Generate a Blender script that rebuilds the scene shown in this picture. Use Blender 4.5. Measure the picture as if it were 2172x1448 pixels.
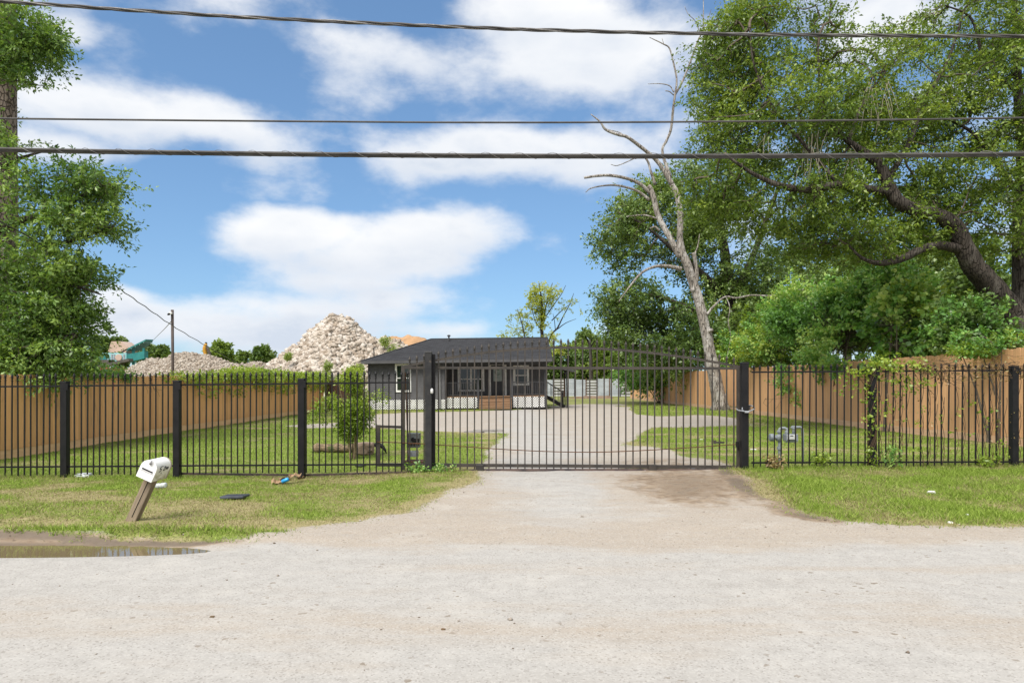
import bpy, math, random
import numpy as np
from mathutils import Vector, Matrix

# ------------------------------------------------------------------ scene, camera, sky, sun, exposure
scene = bpy.context.scene
for o in list(bpy.data.objects):
    bpy.data.objects.remove(o)
R = math.radians
rng = np.random.default_rng(11)
random.seed(11)
FPX, CX, HZ, CAMZ = 1448.0, 1086.0, 812.0, 1.6      # focal length in photo pixels, horizon row, eye height

cam_d = bpy.data.cameras.new('camera')
cam_d.sensor_width = 36.0
cam_d.lens = 24.0
cam_d.shift_y = (HZ - 724.0) / 2172.0
cam_d.clip_start = 0.1
cam_d.clip_end = 3000.0
cam = bpy.data.objects.new('camera', cam_d)
scene.collection.objects.link(cam)
cam.location = (0, 0, CAMZ)
cam.rotation_euler = (R(90), 0, 0)
scene.camera = cam

SUN_EL, SUN_AZ = R(54), R(204)          # azimuth clockwise from +Y: behind the camera and to its left
SUN_STRENGTH, SKY_STRENGTH, EXPOSURE = 2.7, 0.10, 1.04

def sky_world():
    w = bpy.data.worlds.new('World')
    scene.world = w
    w.use_nodes = True
    nt = w.node_tree
    nt.nodes.clear()
    N, L = nt.nodes.new, nt.links.new

    def link(v, sock):
        if isinstance(v, (int, float)):
            sock.default_value = v
        else:
            L(v, sock)

    def m(op, a, b=0.0, c=None, clamp=False):
        n = N('ShaderNodeMath'); n.operation = op; n.use_clamp = clamp
        link(a, n.inputs[0]); link(b, n.inputs[1])
        if c is not None:
            link(c, n.inputs[2])
        return n.outputs[0]
    out = N('ShaderNodeOutputWorld'); bg = N('ShaderNodeBackground')
    sky = N('ShaderNodeTexSky')
    sky.sky_type = 'NISHITA'
    sky.sun_disc = False
    sky.sun_elevation = SUN_EL
    sky.sun_rotation = SUN_AZ
    sky.air_density = 1.0
    sky.dust_density = 0.15
    sky.ozone_density = 3.0
    tc = N('ShaderNodeTexCoord')
    sep = N('ShaderNodeSeparateXYZ'); L(tc.outputs['Generated'], sep.inputs[0])
    x, y, z = sep.outputs
    # direction warped by noise, so that cloud outlines are ragged
    mp = N('ShaderNodeMapping'); mp.inputs['Scale'].default_value = (1, 1, 1.9)
    L(tc.outputs['Generated'], mp.inputs[0])
    nz = N('ShaderNodeTexNoise'); nz.inputs['Scale'].default_value = 5.5
    nz.inputs['Detail'].default_value = 9; nz.inputs['Roughness'].default_value = 0.58
    L(mp.outputs[0], nz.inputs['Vector'])
    nb = N('ShaderNodeTexNoise'); nb.inputs['Scale'].default_value = 3.4
    nb.inputs['Detail'].default_value = 5; nb.inputs['Roughness'].default_value = 0.5
    L(mp.outputs[0], nb.inputs['Vector'])
    az = m('ARCTAN2', x, y)
    el = m('ARCSINE', z)
    # cloud banks: (photo x, photo y, half width, half height, weight)
    banks = [(230, 235, 260, 64, 1.05), (420, 255, 180, 56, .95), (520, 310, 130, 34, .6), (110, 310, 170, 46, .85), (140, 65, 75, 34, .62), (800, 110, 190, 50, .50), (840, 205, 110, 40, .45), (1270, 120, 240, 70, 1.0), (1150, 20, 210, 50, .75),
             (1030, 325, 220, 52, 1.0), (1210, 360, 150, 40, .6), (620, 495, 180, 52, 1.05), (800, 540, 210, 62, .9), (990, 490, 130, 58, .95), (760, 600, 150, 36, .7),
             (860, 640, 190, 45, .78), (400, 690, 260, 45, .9), (620, 712, 260, 44, .9), (520, 655, 170, 36, .6), (760, 665, 190, 45, .8), (900, 700, 160, 34, .7), (260, 630, 70, 36, .6),
             (1080, 690, 60, 26, .35), (1850, 70, 130, 70, .9), (1960, 205, 120, 34, .6), (-350, 350, 260, 90, .9),
             (2500, 420, 300, 90, .9), (-700, 100, 260, 90, .8), (2800, 150, 300, 110, .9)]
    tot = 0.0; und = 0.0
    for (bx_, by_, hw, hh, wt) in banks:
        u = (bx_ - CX) / FPX; v = (HZ - by_) / FPX
        a0 = math.atan(u); e0 = math.atan(v / math.sqrt(1 + u * u))
        sa = hw / FPX / (1 + u * u); se = hh / FPX / math.sqrt(1 + u * u)
        qa = m('POWER', m('MULTIPLY', m('SUBTRACT', az, a0), 1 / sa), 2.0)
        qe = m('POWER', m('MULTIPLY', m('SUBTRACT', el, e0), 1 / se), 2.0)
        q = m('ADD', qa, qe)
        g = m('MULTIPLY', m('POWER', 2.718, m('MULTIPLY', q, -0.8)), wt)
        tot = g if isinstance(tot, float) else m('SMOOTH_MAX', tot, g, 0.25)
        low = m('MULTIPLY', g, m('MAXIMUM', m('MULTIPLY', m('SUBTRACT', e0, el), 1 / se), 0.0))
        und = low if isinstance(und, float) else m('ADD', und, low)
    # clear blue between the banks
    for (bx_, by_, hw, hh, wt) in [(560, 405, 240, 26, .5), (140, 470, 170, 60, .35), (860, 425, 110, 22, .3), (720, 330, 36, 60, .4), (1180, 560, 130, 110, .4), (330, 560, 110, 50, .3), (430, 90, 170, 50, .25)]:
        u = (bx_ - CX) / FPX; v = (HZ - by_) / FPX
        a0 = math.atan(u); e0 = math.atan(v / math.sqrt(1 + u * u)); sa = hw / FPX / (1 + u * u); se = hh / FPX / math.sqrt(1 + u * u)
        q = m('ADD', m('POWER', m('MULTIPLY', m('SUBTRACT', az, a0), 1 / sa), 2.0), m('POWER', m('MULTIPLY', m('SUBTRACT', el, e0), 1 / se), 2.0))
        tot = m('SUBTRACT', tot, m('MULTIPLY', m('POWER', 2.718, m('MULTIPLY', q, -0.8)), wt))
    # the rest of the sky, out of view: cloud spread wider for soft fill light
    side = N('ShaderNodeMapRange'); side.inputs[1].default_value = 0.75; side.inputs[2].default_value = 1.1
    L(m('ABSOLUTE', az), side.inputs[0])
    hi = N('ShaderNodeMapRange'); hi.inputs[1].default_value = 0.52; hi.inputs[2].default_value = 0.75
    L(el, hi.inputs[0])
    away = m('MAXIMUM', side.outputs[0], hi.outputs[0])
    rest = m('MULTIPLY', away, m('MULTIPLY_ADD', nb.outputs[0], 3.0, -0.45))
    dens = m('ADD', m('MAXIMUM', tot, rest), m('MULTIPLY_ADD', nz.outputs[0], 2.1, -1.05))
    mask = N('ShaderNodeMapRange'); mask.interpolation_type = 'SMOOTHSTEP'
    mask.inputs[1].default_value = 0.06; mask.inputs[2].default_value = 0.80
    L(dens, mask.inputs[0])
    thick = N('ShaderNodeMapRange'); thick.inputs[1].default_value = 0.35; thick.inputs[2].default_value = 1.25
    L(dens, thick.inputs[0])
    shade = m('ADD', m('MULTIPLY', und, 0.85), m('MULTIPLY', thick.outputs[0], m('MULTIPLY_ADD', nb.outputs[0], 3.0, -1.0, clamp=True)))
    shade = m('MULTIPLY', shade, m('MULTIPLY_ADD', nz.outputs[0], 1.6, 0.1), clamp=True)
    ccol = N('ShaderNodeMix'); ccol.data_type = 'RGBA'
    L(shade, ccol.inputs[0])
    k = 1 / SKY_STRENGTH
    ccol.inputs[6].default_value = (0.50 * k, 0.503 * k, 0.507 * k, 1)
    ccol.inputs[7].default_value = (0.33 * k, 0.365 * k, 0.42 * k, 1)
    tint = N('ShaderNodeMix'); tint.data_type = 'RGBA'; tint.blend_type = 'MULTIPLY'; tint.inputs[0].default_value = 1.0
    gm = N('ShaderNodeGamma'); gm.inputs[1].default_value = 0.62; L(sky.outputs[0], gm.inputs[0])
    L(gm.outputs[0], tint.inputs[6]); tint.inputs[7].default_value = (0.76, 1.05, 1.34, 1)
    mix = N('ShaderNodeMix'); mix.data_type = 'RGBA'
    L(mask.outputs[0], mix.inputs[0]); L(tint.outputs[2], mix.inputs[6]); L(ccol.outputs[2], mix.inputs[7])
    L(mix.outputs[2], bg.inputs[0]); bg.inputs[1].default_value = SKY_STRENGTH
    L(bg.outputs[0], out.inputs[0])
    w.cycles.sampling_method = 'MANUAL'; w.cycles.sample_map_resolution = 512
sky_world()

sun_d = bpy.data.lights.new('sun', 'SUN')
sun_d.energy = SUN_STRENGTH
sun_d.angle = R(38)
sun_d.color = (1.0, 0.95, 0.88)
sun = bpy.data.objects.new('sun', sun_d)
scene.collection.objects.link(sun)
sdir = Vector((math.sin(SUN_AZ) * math.cos(SUN_EL), math.cos(SUN_AZ) * math.cos(SUN_EL), math.sin(SUN_EL)))
sun.rotation_euler = sdir.to_track_quat('Z', 'Y').to_euler()
sun.location = sdir * 100

vs = scene.view_settings
vs.view_transform = 'Standard'; vs.look = 'None'; vs.exposure = EXPOSURE; vs.gamma = 1.0; vs.use_curve_mapping = False
scene.cycles.use_denoising = True
scene.cycles.max_bounces = 10
scene.cycles.diffuse_bounces = 6
scene.cycles.glossy_bounces = 2
scene.cycles.transmission_bounces = 6
scene.cycles.transparent_max_bounces = 8
scene.cycles.sample_clamp_indirect = 6.0

# ------------------------------------------------------------------ helpers
COL = scene.collection
ORG = {}

def P(px, py, Y):
    """world point seen at photo pixel (px, py) at distance Y"""
    return Vector(((px - CX) / FPX * Y, Y, CAMZ - (py - HZ) / FPX * Y))

def GX(px, Y): return (px - CX) / FPX * Y
def GZ(py, Y): return CAMZ - (py - HZ) / FPX * Y

def ground_pt(px, py):
    Y = FPX * CAMZ / (py - HZ)
    return ((px - CX) / FPX * Y, Y)

def tag(o, label=None, cat=None, group=None, kind=None):
    if label: o['label'] = label
    if cat: o['category'] = cat
    if group: o['group'] = group
    if kind: o['kind'] = kind
    return o

def empty(name, loc, label, cat, group=None):
    o = bpy.data.objects.new(name, None)
    COL.objects.link(o)
    o.location = loc
    o.empty_display_size = 0.2
    ORG[o.name] = Vector(loc)
    return tag(o, label, cat, group)

def place(name, me, parent=None, loc=None, rot=None, scale=None):
    o = bpy.data.objects.new(name, me)
    COL.objects.link(o)
    if parent is not None:
        o.parent = parent
        ORG[o.name] = ORG[parent.name]
    else:
        ORG[o.name] = Vector((0, 0, 0))
    if loc is not None:
        o.location = Vector(loc) - (ORG[parent.name] if parent is not None else Vector((0, 0, 0)))
    if rot is not None: o.rotation_euler = rot
    if scale is not None: o.scale = scale
    return o

def np_mesh(name, V, F, mat, smooth=False, fattr=None, vattr=None):
    """mesh from arrays; F is (m, k)"""
    V = np.ascontiguousarray(V, dtype=np.float32); F = np.ascontiguousarray(F, dtype=np.int32)
    me = bpy.data.meshes.new(name)
    m_, k_ = F.shape
    me.vertices.add(len(V)); me.vertices.foreach_set('co', V.ravel())
    me.loops.add(m_ * k_); me.loops.foreach_set('vertex_index', F.ravel())
    me.polygons.add(m_)
    me.polygons.foreach_set('loop_start', np.arange(0, m_ * k_, k_, dtype=np.int32))
    me.polygons.foreach_set('loop_total', np.full(m_, k_, dtype=np.int32))
    if smooth:
        me.polygons.foreach_set('use_smooth', np.ones(m_, dtype=bool))
    for nm, arr in (fattr or {}).items():
        a = me.attributes.new(nm, 'FLOAT', 'FACE'); a.data.foreach_set('value', np.asarray(arr, dtype=np.float32))
    for nm, arr in (vattr or {}).items():
        a = me.attributes.new(nm, 'FLOAT', 'POINT'); a.data.foreach_set('value', np.asarray(arr, dtype=np.float32))
    me.update(calc_edges=True)
    if mat: me.materials.append(mat)
    return me

class MB:
    """collects shapes into one mesh"""
    def __init__(s): s.v = []; s.f = []
    def add(s, vs_, fs_):
        b = len(s.v)
        s.v += [tuple(p) for p in vs_]; s.f += [tuple(i + b for i in f) for f in fs_]
        return s
    def box(s, c, d, rot=None, taper=1.0):
        hx, hy, hz = d[0] / 2, d[1] / 2, d[2] / 2
        vs_ = [Vector((sx * hx * (taper if sz > 0 else 1), sy * hy * (taper if sz > 0 else 1), sz * hz)) for sz in (-1, 1) for sy in (-1, 1) for sx in (-1, 1)]
        if rot is not None: vs_ = [rot @ p for p in vs_]
        c = Vector(c)
        return s.add([p + c for p in vs_], [(0, 2, 3, 1), (4, 5, 7, 6), (0, 1, 5, 4), (2, 6, 7, 3), (0, 4, 6, 2), (1, 3, 7, 5)])
    def mm(s, a, b):
        return s.box([(a[i] + b[i]) / 2 for i in range(3)], [abs(b[i] - a[i]) for i in range(3)])
    def bar(s, a, b, w, h=None):
        a, b = Vector(a), Vector(b); d = b - a
        q = d.to_track_quat('Z', 'Y').to_matrix()
        return s.box((a + b) / 2, (w, h or w, d.length), rot=q)
    def tube(s, pts, rad, n=8, cap=True, wob=0.0):
        pts = [Vector(p) for p in pts]
        if not hasattr(rad, '__len__'): rad = [rad] * len(pts)
        rings = []; up = Vector((0.13, 0.37, 0.92))
        prev = None
        for i, p in enumerate(pts):
            t = (pts[min(i + 1, len(pts) - 1)] - pts[max(i - 1, 0)])
            if t.length < 1e-9: t = Vector((0, 0, 1))
            t.normalize()
            if prev is None:
                u = t.orthogonal().normalized()
            else:
                u = prev - t * prev.dot(t)
                u = u.normalized() if u.length > 1e-6 else t.orthogonal().normalized()
            prev = u; w_ = t.cross(u)
            rings.append([p + (u * math.cos(2 * math.pi * k / n) + w_ * math.sin(2 * math.pi * k / n)) * rad[i] * (1 + (random.uniform(-wob, wob) if wob else 0)) for k in range(n)])
        vs_ = [q for r_ in rings for q in r_]
        fs_ = []
        for i in range(len(pts) - 1):
            for k in range(n):
                a = i * n + k; b = i * n + (k + 1) % n
                fs_.append((a, b, b + n, a + n))
        if cap:
            fs_.append(tuple(range(n - 1, -1, -1)))
            fs_.append(tuple((len(pts) - 1) * n + k for k in range(n)))
        return s.add(vs_, fs_)
    def lathe(s, prof, c=(0, 0, 0), n=12, rot=None):
        c = Vector(c); vs_ = []; fs_ = []
        for (r_, z_) in prof:
            for k in range(n):
                p = Vector((r_ * math.cos(2 * math.pi * k / n), r_ * math.sin(2 * math.pi * k / n), z_))
                vs_.append((rot @ p if rot is not None else p) + c)
        for i in range(len(prof) - 1):
            for k in range(n):
                a = i * n + k; b = i * n + (k + 1) % n
                fs_.append((a, b, b + n, a + n))
        fs_.append(tuple(range(n - 1, -1, -1))); fs_.append(tuple((len(prof) - 1) * n + k for k in range(n)))
        return s.add(vs_, fs_)
    def prism(s, poly, d, axis='y', at=0.0):
        """poly of (a, b) extruded by d along axis from at"""
        n = len(poly)
        def mk(a, b, t):
            return (a, t, b) if axis == 'y' else ((t, a, b) if axis == 'x' else (a, b, t))
        vs_ = [mk(a, b, at) for a, b in poly] + [mk(a, b, at + d) for a, b in poly]
        fs_ = [tuple(range(n)), tuple(range(2 * n - 1, n - 1, -1))]
        for k in range(n):
            k2 = (k + 1) % n
            fs_.append((k, k + n, k2 + n, k2))
        return s.add(vs_, fs_)
    def data(s, name, mat, smooth=False, org=None):
        me = bpy.data.meshes.new(name)
        vs_ = s.v if org is None else [(a - org[0], b - org[1], c - org[2]) for a, b, c in s.v]
        me.from_pydata(vs_, [], s.f)
        me.validate(); me.update()
        if smooth:
            me.polygons.foreach_set('use_smooth', np.ones(len(me.polygons), dtype=bool))
        if mat: me.materials.append(mat)
        return me
    def build(s, name, mat, parent=None, smooth=False, bevel=0.0):
        org = ORG[parent.name] if parent is not None else None
        o = place(name, s.data(name, mat, smooth, org), parent)
        if bevel:
            md = o.modifiers.new('edge', 'BEVEL'); md.width = bevel; md.segments = 2; md.limit_method = 'ANGLE'
        return o

def spline(pts, seg=5):
    """Catmull-Rom through tuples of any length"""
    p = np.array(pts, dtype=float); out = []
    q = np.vstack([2 * p[0] - p[1], p, 2 * p[-1] - p[-2]])
    for i in range(1, len(q) - 2):
        for k in range(seg):
            t = k / seg
            out.append(0.5 * ((2 * q[i]) + (-q[i - 1] + q[i + 1]) * t + (2 * q[i - 1] - 5 * q[i] + 4 * q[i + 1] - q[i + 2]) * t * t + (-q[i - 1] + 3 * q[i] - 3 * q[i + 1] + q[i + 2]) * t ** 3))
    out.append(p[-1])
    return np.array(out)

def hash2(ix, iy, s=0):
    h = (ix.astype(np.int64) * 374761393 + iy.astype(np.int64) * 668265263 + s * 974711) & 0x7fffffff
    h = ((h ^ (h >> 13)) * 1274126177) & 0x7fffffff
    return ((h ^ (h >> 16)) & 0xffff) / 65535.0

def vnoise(x, y, s=0):
    x = np.asarray(x, float); y = np.asarray(y, float)
    ix = np.floor(x); iy = np.floor(y); fx = x - ix; fy = y - iy
    fx = fx * fx * (3 - 2 * fx); fy = fy * fy * (3 - 2 * fy)
    a = hash2(ix, iy, s); b = hash2(ix + 1, iy, s); c = hash2(ix, iy + 1, s); d = hash2(ix + 1, iy + 1, s)
    return (a * (1 - fx) + b * fx) * (1 - fy) + (c * (1 - fx) + d * fx) * fy

def fbm(x, y, o=4, s=0):
    t = 0; a = 0.5; f = 1.0; n = 0
    for k in range(o):
        t = t + a * vnoise(np.asarray(x) * f + 17.3 * k, np.asarray(y) * f - 9.1 * k, s + k); n += a; a *= 0.5; f *= 2.03
    return t / n

def sstep(a, b, x):
    t = np.clip((np.asarray(x, float) - a) / (b - a), 0, 1)
    return t * t * (3 - 2 * t)

# ------------------------------------------------------------------ materials
class NT:
    def __init__(s, name):
        s.m = bpy.data.materials.new(name); s.m.use_nodes = True
        s.t = s.m.node_tree; s.b = s.t.nodes['Principled BSDF']; s.out = s.t.nodes['Material Output']
    def n(s, kind, **kw):
        nd = s.t.nodes.new(kind)
        for k, v in kw.items():
            setattr(nd, k, v)
        return nd
    def l(s, a, b): s.t.links.new(a, b)
    def set(s, sock, v):
        if hasattr(v, 'is_output') or hasattr(v, 'links'): s.l(v, sock)
        else: sock.default_value = v
    def coord(s, which='Object', scale=(1, 1, 1), loc=(0, 0, 0), rot=(0, 0, 0)):
        if which == 'World':
            g = s.n('ShaderNodeNewGeometry'); src = g.outputs['Position']
        else:
            g = s.n('ShaderNodeTexCoord'); src = g.outputs[which]
        mp = s.n('ShaderNodeMapping'); mp.inputs['Scale'].default_value = scale
        mp.inputs['Location'].default_value = loc; mp.inputs['Rotation'].default_value = rot
        s.l(src, mp.inputs[0]); return mp.outputs[0]
    def noise(s, vec, scale, detail=4, rough=0.55, dist=0.0):
        nd = s.n('ShaderNodeTexNoise'); nd.inputs['Scale'].default_value = scale; nd.inputs['Detail'].default_value = detail
        nd.inputs['Roughness'].default_value = rough; nd.inputs['Distortion'].default_value = dist
        s.l(vec, nd.inputs['Vector']); return nd.outputs[0]
    def voro(s, vec, scale, feature='F1', out='Distance', rand=1.0):
        nd = s.n('ShaderNodeTexVoronoi', feature=feature); nd.inputs['Scale'].default_value = scale
        nd.inputs['Randomness'].default_value = rand
        s.l(vec, nd.inputs['Vector']); return nd.outputs[out]
    def ramp(s, v, a, b, lo=0.0, hi=1.0, smooth=True):
        nd = s.n('ShaderNodeMapRange'); nd.inputs[1].default_value = a; nd.inputs[2].default_value = b
        nd.inputs[3].default_value = lo; nd.inputs[4].default_value = hi
        if smooth: nd.interpolation_type = 'SMOOTHSTEP'
        s.set(nd.inputs[0], v); return nd.outputs[0]
    def math(s, op, a, b=0.0, c=None):
        nd = s.n('ShaderNodeMath', operation=op)
        s.set(nd.inputs[0], a); s.set(nd.inputs[1], b)
        if c is not None: s.set(nd.inputs[2], c)
        return nd.outputs[0]
    def mix(s, f, a, b, mode='MIX'):
        nd = s.n('ShaderNodeMix', data_type='RGBA', blend_type=mode)
        s.set(nd.inputs[0], f)
        for i, v in ((6, a), (7, b)):
            if isinstance(v, tuple): nd.inputs[i].default_value = (v[0], v[1], v[2], 1)
            else: s.l(v, nd.inputs[i])
        return nd.outputs[2]
    def attr(s, name):
        nd = s.n('ShaderNodeAttribute'); nd.attribute_name = name; return nd.outputs['Fac']
    def orand(s):
        return s.n('ShaderNodeObjectInfo').outputs['Random']
    def bump(s, h, strength=0.4, dist=0.01):
        nd = s.n('ShaderNodeBump'); nd.inputs['Strength'].default_value = strength; nd.inputs['Distance'].default_value = dist
        s.l(h, nd.inputs['Height']); s.l(nd.outputs[0], s.b.inputs['Normal'])
    def fin(s, col=None, rough=0.7, spec=0.3, metal=0.0):
        if col is not None:
            if isinstance(col, tuple): s.b.inputs['Base Color'].default_value = (*col, 1)
            else: s.l(col, s.b.inputs['Base Color'])
        s.set(s.b.inputs['Roughness'], rough)
        s.b.inputs['Specular IOR Level'].default_value = spec
        s.b.inputs['Metallic'].default_value = metal
        return s.m

def plain(name, a, b=None, scale=6, rough=0.7, spec=0.3, metal=0.0, bump=0.0, stretch=(1, 1, 1), wear=None, lo=.35, hi=.65):
    t = NT(name)
    c = t.coord('Object', stretch)
    nz = t.noise(c, scale, 6, 0.6)
    col = t.mix(t.ramp(nz, lo, hi), a, b or tuple(x * 0.75 for x in a))
    if wear:
        w = t.noise(t.coord('World', (1, 1, 1), (3, 1, 7)), scale * 2.3, 6, 0.7)
        col = t.mix(t.ramp(w, 0.6, 0.72), col, wear)
    if bump: t.bump(t.noise(c, scale * 5, 4), bump, 0.01)
    return t.fin(col, rough, spec, metal)

def leaf_mat(name, dark, mid, lite, trans=0.35, rough=0.38):
    t = NT(name)
    r_ = t.attr('rnd')
    cr = t.n('ShaderNodeValToRGB'); t.l(r_, cr.inputs[0])
    e = cr.color_ramp.elements
    e[0].position = 0.1; e[0].color = (*dark, 1); e[1].position = 0.92; e[1].color = (*lite, 1)
    k = e.new(0.52); k.color = (*mid, 1)
    t.fin(cr.outputs[0], rough, 0.5)
    tr = t.n('ShaderNodeBsdfTranslucent')
    tc = t.mix(1.0, cr.outputs[0], (1.25, 1.2, 0.55), 'MULTIPLY'); t.l(tc, tr.inputs[0])
    mx = t.n('ShaderNodeMixShader'); mx.inputs[0].default_value = trans
    t.l(t.b.outputs[0], mx.inputs[1]); t.l(tr.outputs[0], mx.inputs[2]); t.l(mx.outputs[0], t.out.inputs[0])
    return t.m

def bark_mat(name, a, b, plates=False, scale=3.0, moss=None):
    t = NT(name)
    c = t.coord('World', (1, 1, 0.28))
    nz = t.noise(c, scale * 3, 7, 0.65, 0.6)
    v = t.voro(t.coord('World', (1, 1, 0.5 if plates else 0.16)), scale * (3.2 if plates else 5.5), 'DISTANCE_TO_EDGE')
    crack = t.ramp(v, 0.0, 0.12 if plates else 0.09)
    col = t.mix(t.ramp(nz, 0.3, 0.7), a, b)
    col = t.mix(crack, tuple(x * 0.35 for x in b), col)
    if moss:
        col = t.mix(t.ramp(t.noise(t.coord('World', (1, 1, .6)), 2.2, 6, .7), 0.5, 0.62), col, moss)
    h = t.math('ADD', t.math('MULTIPLY', crack, 0.8), t.math('MULTIPLY', nz, 0.7))
    t.bump(h, 0.9, 0.04)
    return t.fin(col, 0.9, 0.15)

M = {}
M['iron'] = plain('black_painted_iron', (0.008, 0.008, 0.0095), (0.013, 0.0125, 0.0135), 9, 0.5, 0.22, wear=(0.024, 0.022, 0.02))
M['gate'] = plain('weathered_gate_paint', (0.034, 0.031, 0.029), (0.060, 0.051, 0.043), 5, 0.6, 0.3, wear=(0.10, 0.075, 0.055))
M['post_worn'] = plain('chipped_black_paint', (0.018, 0.018, 0.02), (0.03, 0.03, 0.03), 7, 0.55, 0.3, bump=.3, wear=(0.085, 0.07, 0.055))
M['rust'] = plain('rusty_steel', (0.13, 0.065, 0.035), (0.07, 0.04, 0.028), 14, 0.85, 0.2)
M['track'] = plain('rusty_track', (0.12, 0.085, 0.075), (0.05, 0.042, 0.045), 6, 0.8, 0.2)
M['galv'] = plain('galvanised_steel', (0.36, 0.38, 0.40), (0.24, 0.26, 0.29), 8, 0.5, 0.4, 0.25)
M['white'] = plain('white_trim', (0.80, 0.80, 0.79), (0.66, 0.66, 0.64), 3, 0.55, 0.3)
M['lattice'] = plain('white_plastic_lattice', (0.82, 0.82, 0.81), (0.70, 0.70, 0.68), 2, 0.5, 0.3)
M['siding'] = plain('charcoal_siding', (0.080, 0.079, 0.084), (0.100, 0.099, 0.104), 4, 0.6, 0.3)
M['dark_trim'] = plain('dark_trim', (0.045, 0.045, 0.05), (0.06, 0.06, 0.065), 4, 0.6, 0.3)
M['painted_shade'] = plain('painted_shade_black', (0.02, 0.019, 0.018), (0.03, 0.028, 0.025), 3, 0.95, 0.1)  # near-black colour standing in for shade, not a real board
M['deck'] = plain('step_wood', (0.30, 0.185, 0.11), (0.20, 0.125, 0.075), 5, 0.8, 0.2, stretch=(0.25, 2, 4))
M['paint_cam'] = plain('white_plastic', (0.72, 0.72, 0.72), (0.6, 0.6, 0.6), 3, 0.4, 0.4)
M['wire'] = plain('weathered_cable', (0.045, 0.043, 0.042), (0.085, 0.08, 0.075), 20, 0.6, 0.3, stretch=(.2, 1, 1))
M['wire_lt'] = plain('lashing_wire', (0.22, 0.21, 0.20), (0.12, 0.115, 0.11), 12, 0.5, 0.4, 0.3)
M['dry'] = leaf_mat('dry_leaves', (0.17, 0.10, 0.045), (0.28, 0.19, 0.08), (0.40, 0.34, 0.17), 0.3)
M['twig'] = plain('dry_vine_stem', (0.13, 0.085, 0.055), (0.07, 0.05, 0.035), 12, 0.9, 0.1)
# ------------------------------------------------------------------ terrain
FXS = [-16, -9, -6, -3.7, -2.4, -1.5, 0, 2, 4.1, 6, 9, 16]
FZS = [-.05, -.055, -.06, -.085, -.03, .05, .045, .04, .085, .11, .12, .13]

def Hgt(X, Y, rough=True):
    X = np.asarray(X, float); Y = np.asarray(Y, float)
    zf = np.interp(X, FXS, FZS)
    z = zf * sstep(8.2, 11.6, Y) * (1 - 0.8 * sstep(13, 22, Y))
    z = z + 0.055 * sstep(-1.4, -3.2, X) * sstep(6.88, 7.15, Y) * (1 - sstep(8.2, 11, Y))
    d1 = ((X + 5.2) / 2.15) ** 2 + ((Y - 6.57) / .235) ** 2
    z = z - 0.06 * np.exp(-d1)
    d2 = ((X - 2.85) / .72) ** 2 + ((Y - 12.62) / .27) ** 2
    z = z - 0.055 * np.exp(-d2)
    z = z + 0.10 * np.exp(-((X - 11.4) ** 2 + (Y - 37.5) ** 2) / 3.0)
    if rough:
        a = sstep(6.75, 7.3, Y)
        z = z + a * (0.035 * (fbm(X * 0.9, Y * 0.9, 3, 5) - .5) + 0.018 * (fbm(X * 5, Y * 5, 3, 9) - .5) * (1 - .6 * sstep(14, 20, Y)))
        z = z + 0.012 * (fbm(X * 9, Y * 9, 2, 21) - .5) * sstep(6.6, 6.8, Y) * (1 - sstep(7.1, 7.4, Y))
    edge = (1 - sstep(13.5, 15.9, np.abs(X))) * (1 - sstep(44, 51.5, Y)) * sstep(1.0, 2.0, Y)
    return z * edge

def Hs(x, y): return float(Hgt(np.array([x]), np.array([y]))[0])

def on_ground(px, py):
    x, y = ground_pt(px, py)
    return Vector((x, y, Hs(x, y)))

# outline of everything that is not grass (road, apron, drive, turning area), photo pixels on level ground
_px = [(0, 1136), (130, 1137), (260, 1145), (420, 1146), (520, 1142), (600, 1131), (700, 1112), (800, 1098), (860, 1085), (920, 1060), (975, 1040),
       (1010, 1020), (1022, 1000), (1022, 978), (1037, 954), (1044, 932), (1050, 921), (950, 915), (870, 912), (800, 906), (720, 905), (660, 906),
       (620, 902), (660, 899), (720, 896), (780, 886), (800, 877), (870, 874), (950, 873), (1030, 871), (1100, 870), (1160, 864), (1230, 856), (1290, 849),
       (1322, 856), (1325, 868), (1340, 880), (1390, 884), (1500, 882), (1560, 888), (1620, 903), (1480, 907), (1385, 908), (1350, 920), (1336, 932),
       (1330, 943), (1365, 951), (1400, 958), (1460, 975), (1520, 985), (1540, 995), (1560, 1015), (1600, 1045), (1660, 1072), (1730, 1095),
       (1800, 1108), (1900, 1113), (2172, 1116)]
BARE = np.array([(-18, 7.0), (-8, 7.02)] + [ground_pt(*p) for p in _px] + [(9, 7.62), (18, 7.6), (18, -3), (-18, -3)])

def poly_sd(X, Y, poly):
    """signed distance, positive inside"""
    X = np.asarray(X, float); Y = np.asarray(Y, float)
    best = np.full(X.shape, 1e9); ins = np.zeros(X.shape, bool)
    n = len(poly)
    for i in range(n):
        x0, y0 = poly[i]; x1, y1 = poly[(i + 1) % n]
        dx, dy = x1 - x0, y1 - y0
        t = np.clip(((X - x0) * dx + (Y - y0) * dy) / (dx * dx + dy * dy), 0, 1)
        best = np.minimum(best, (X - x0 - t * dx) ** 2 + (Y - y0 - t * dy) ** 2)
        if abs(dy) > 1e-12:
            c = ((y0 > Y) != (y1 > Y)) & (X < (x1 - x0) * (Y - y0) / dy + x0)
            ins ^= c
    d = np.sqrt(best)
    return np.where(ins, d, -d)

def bare_sd(X, Y):
    s = poly_sd(X, Y, BARE)
    w = np.interp(Y, [0, 9, 20, 40], [.22, .3, 1.0, 2.2])
    return s + (fbm(X * 2.2 / w * .3, Y * 2.2 / w * .3, 3, 31) - .5) * w

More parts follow.
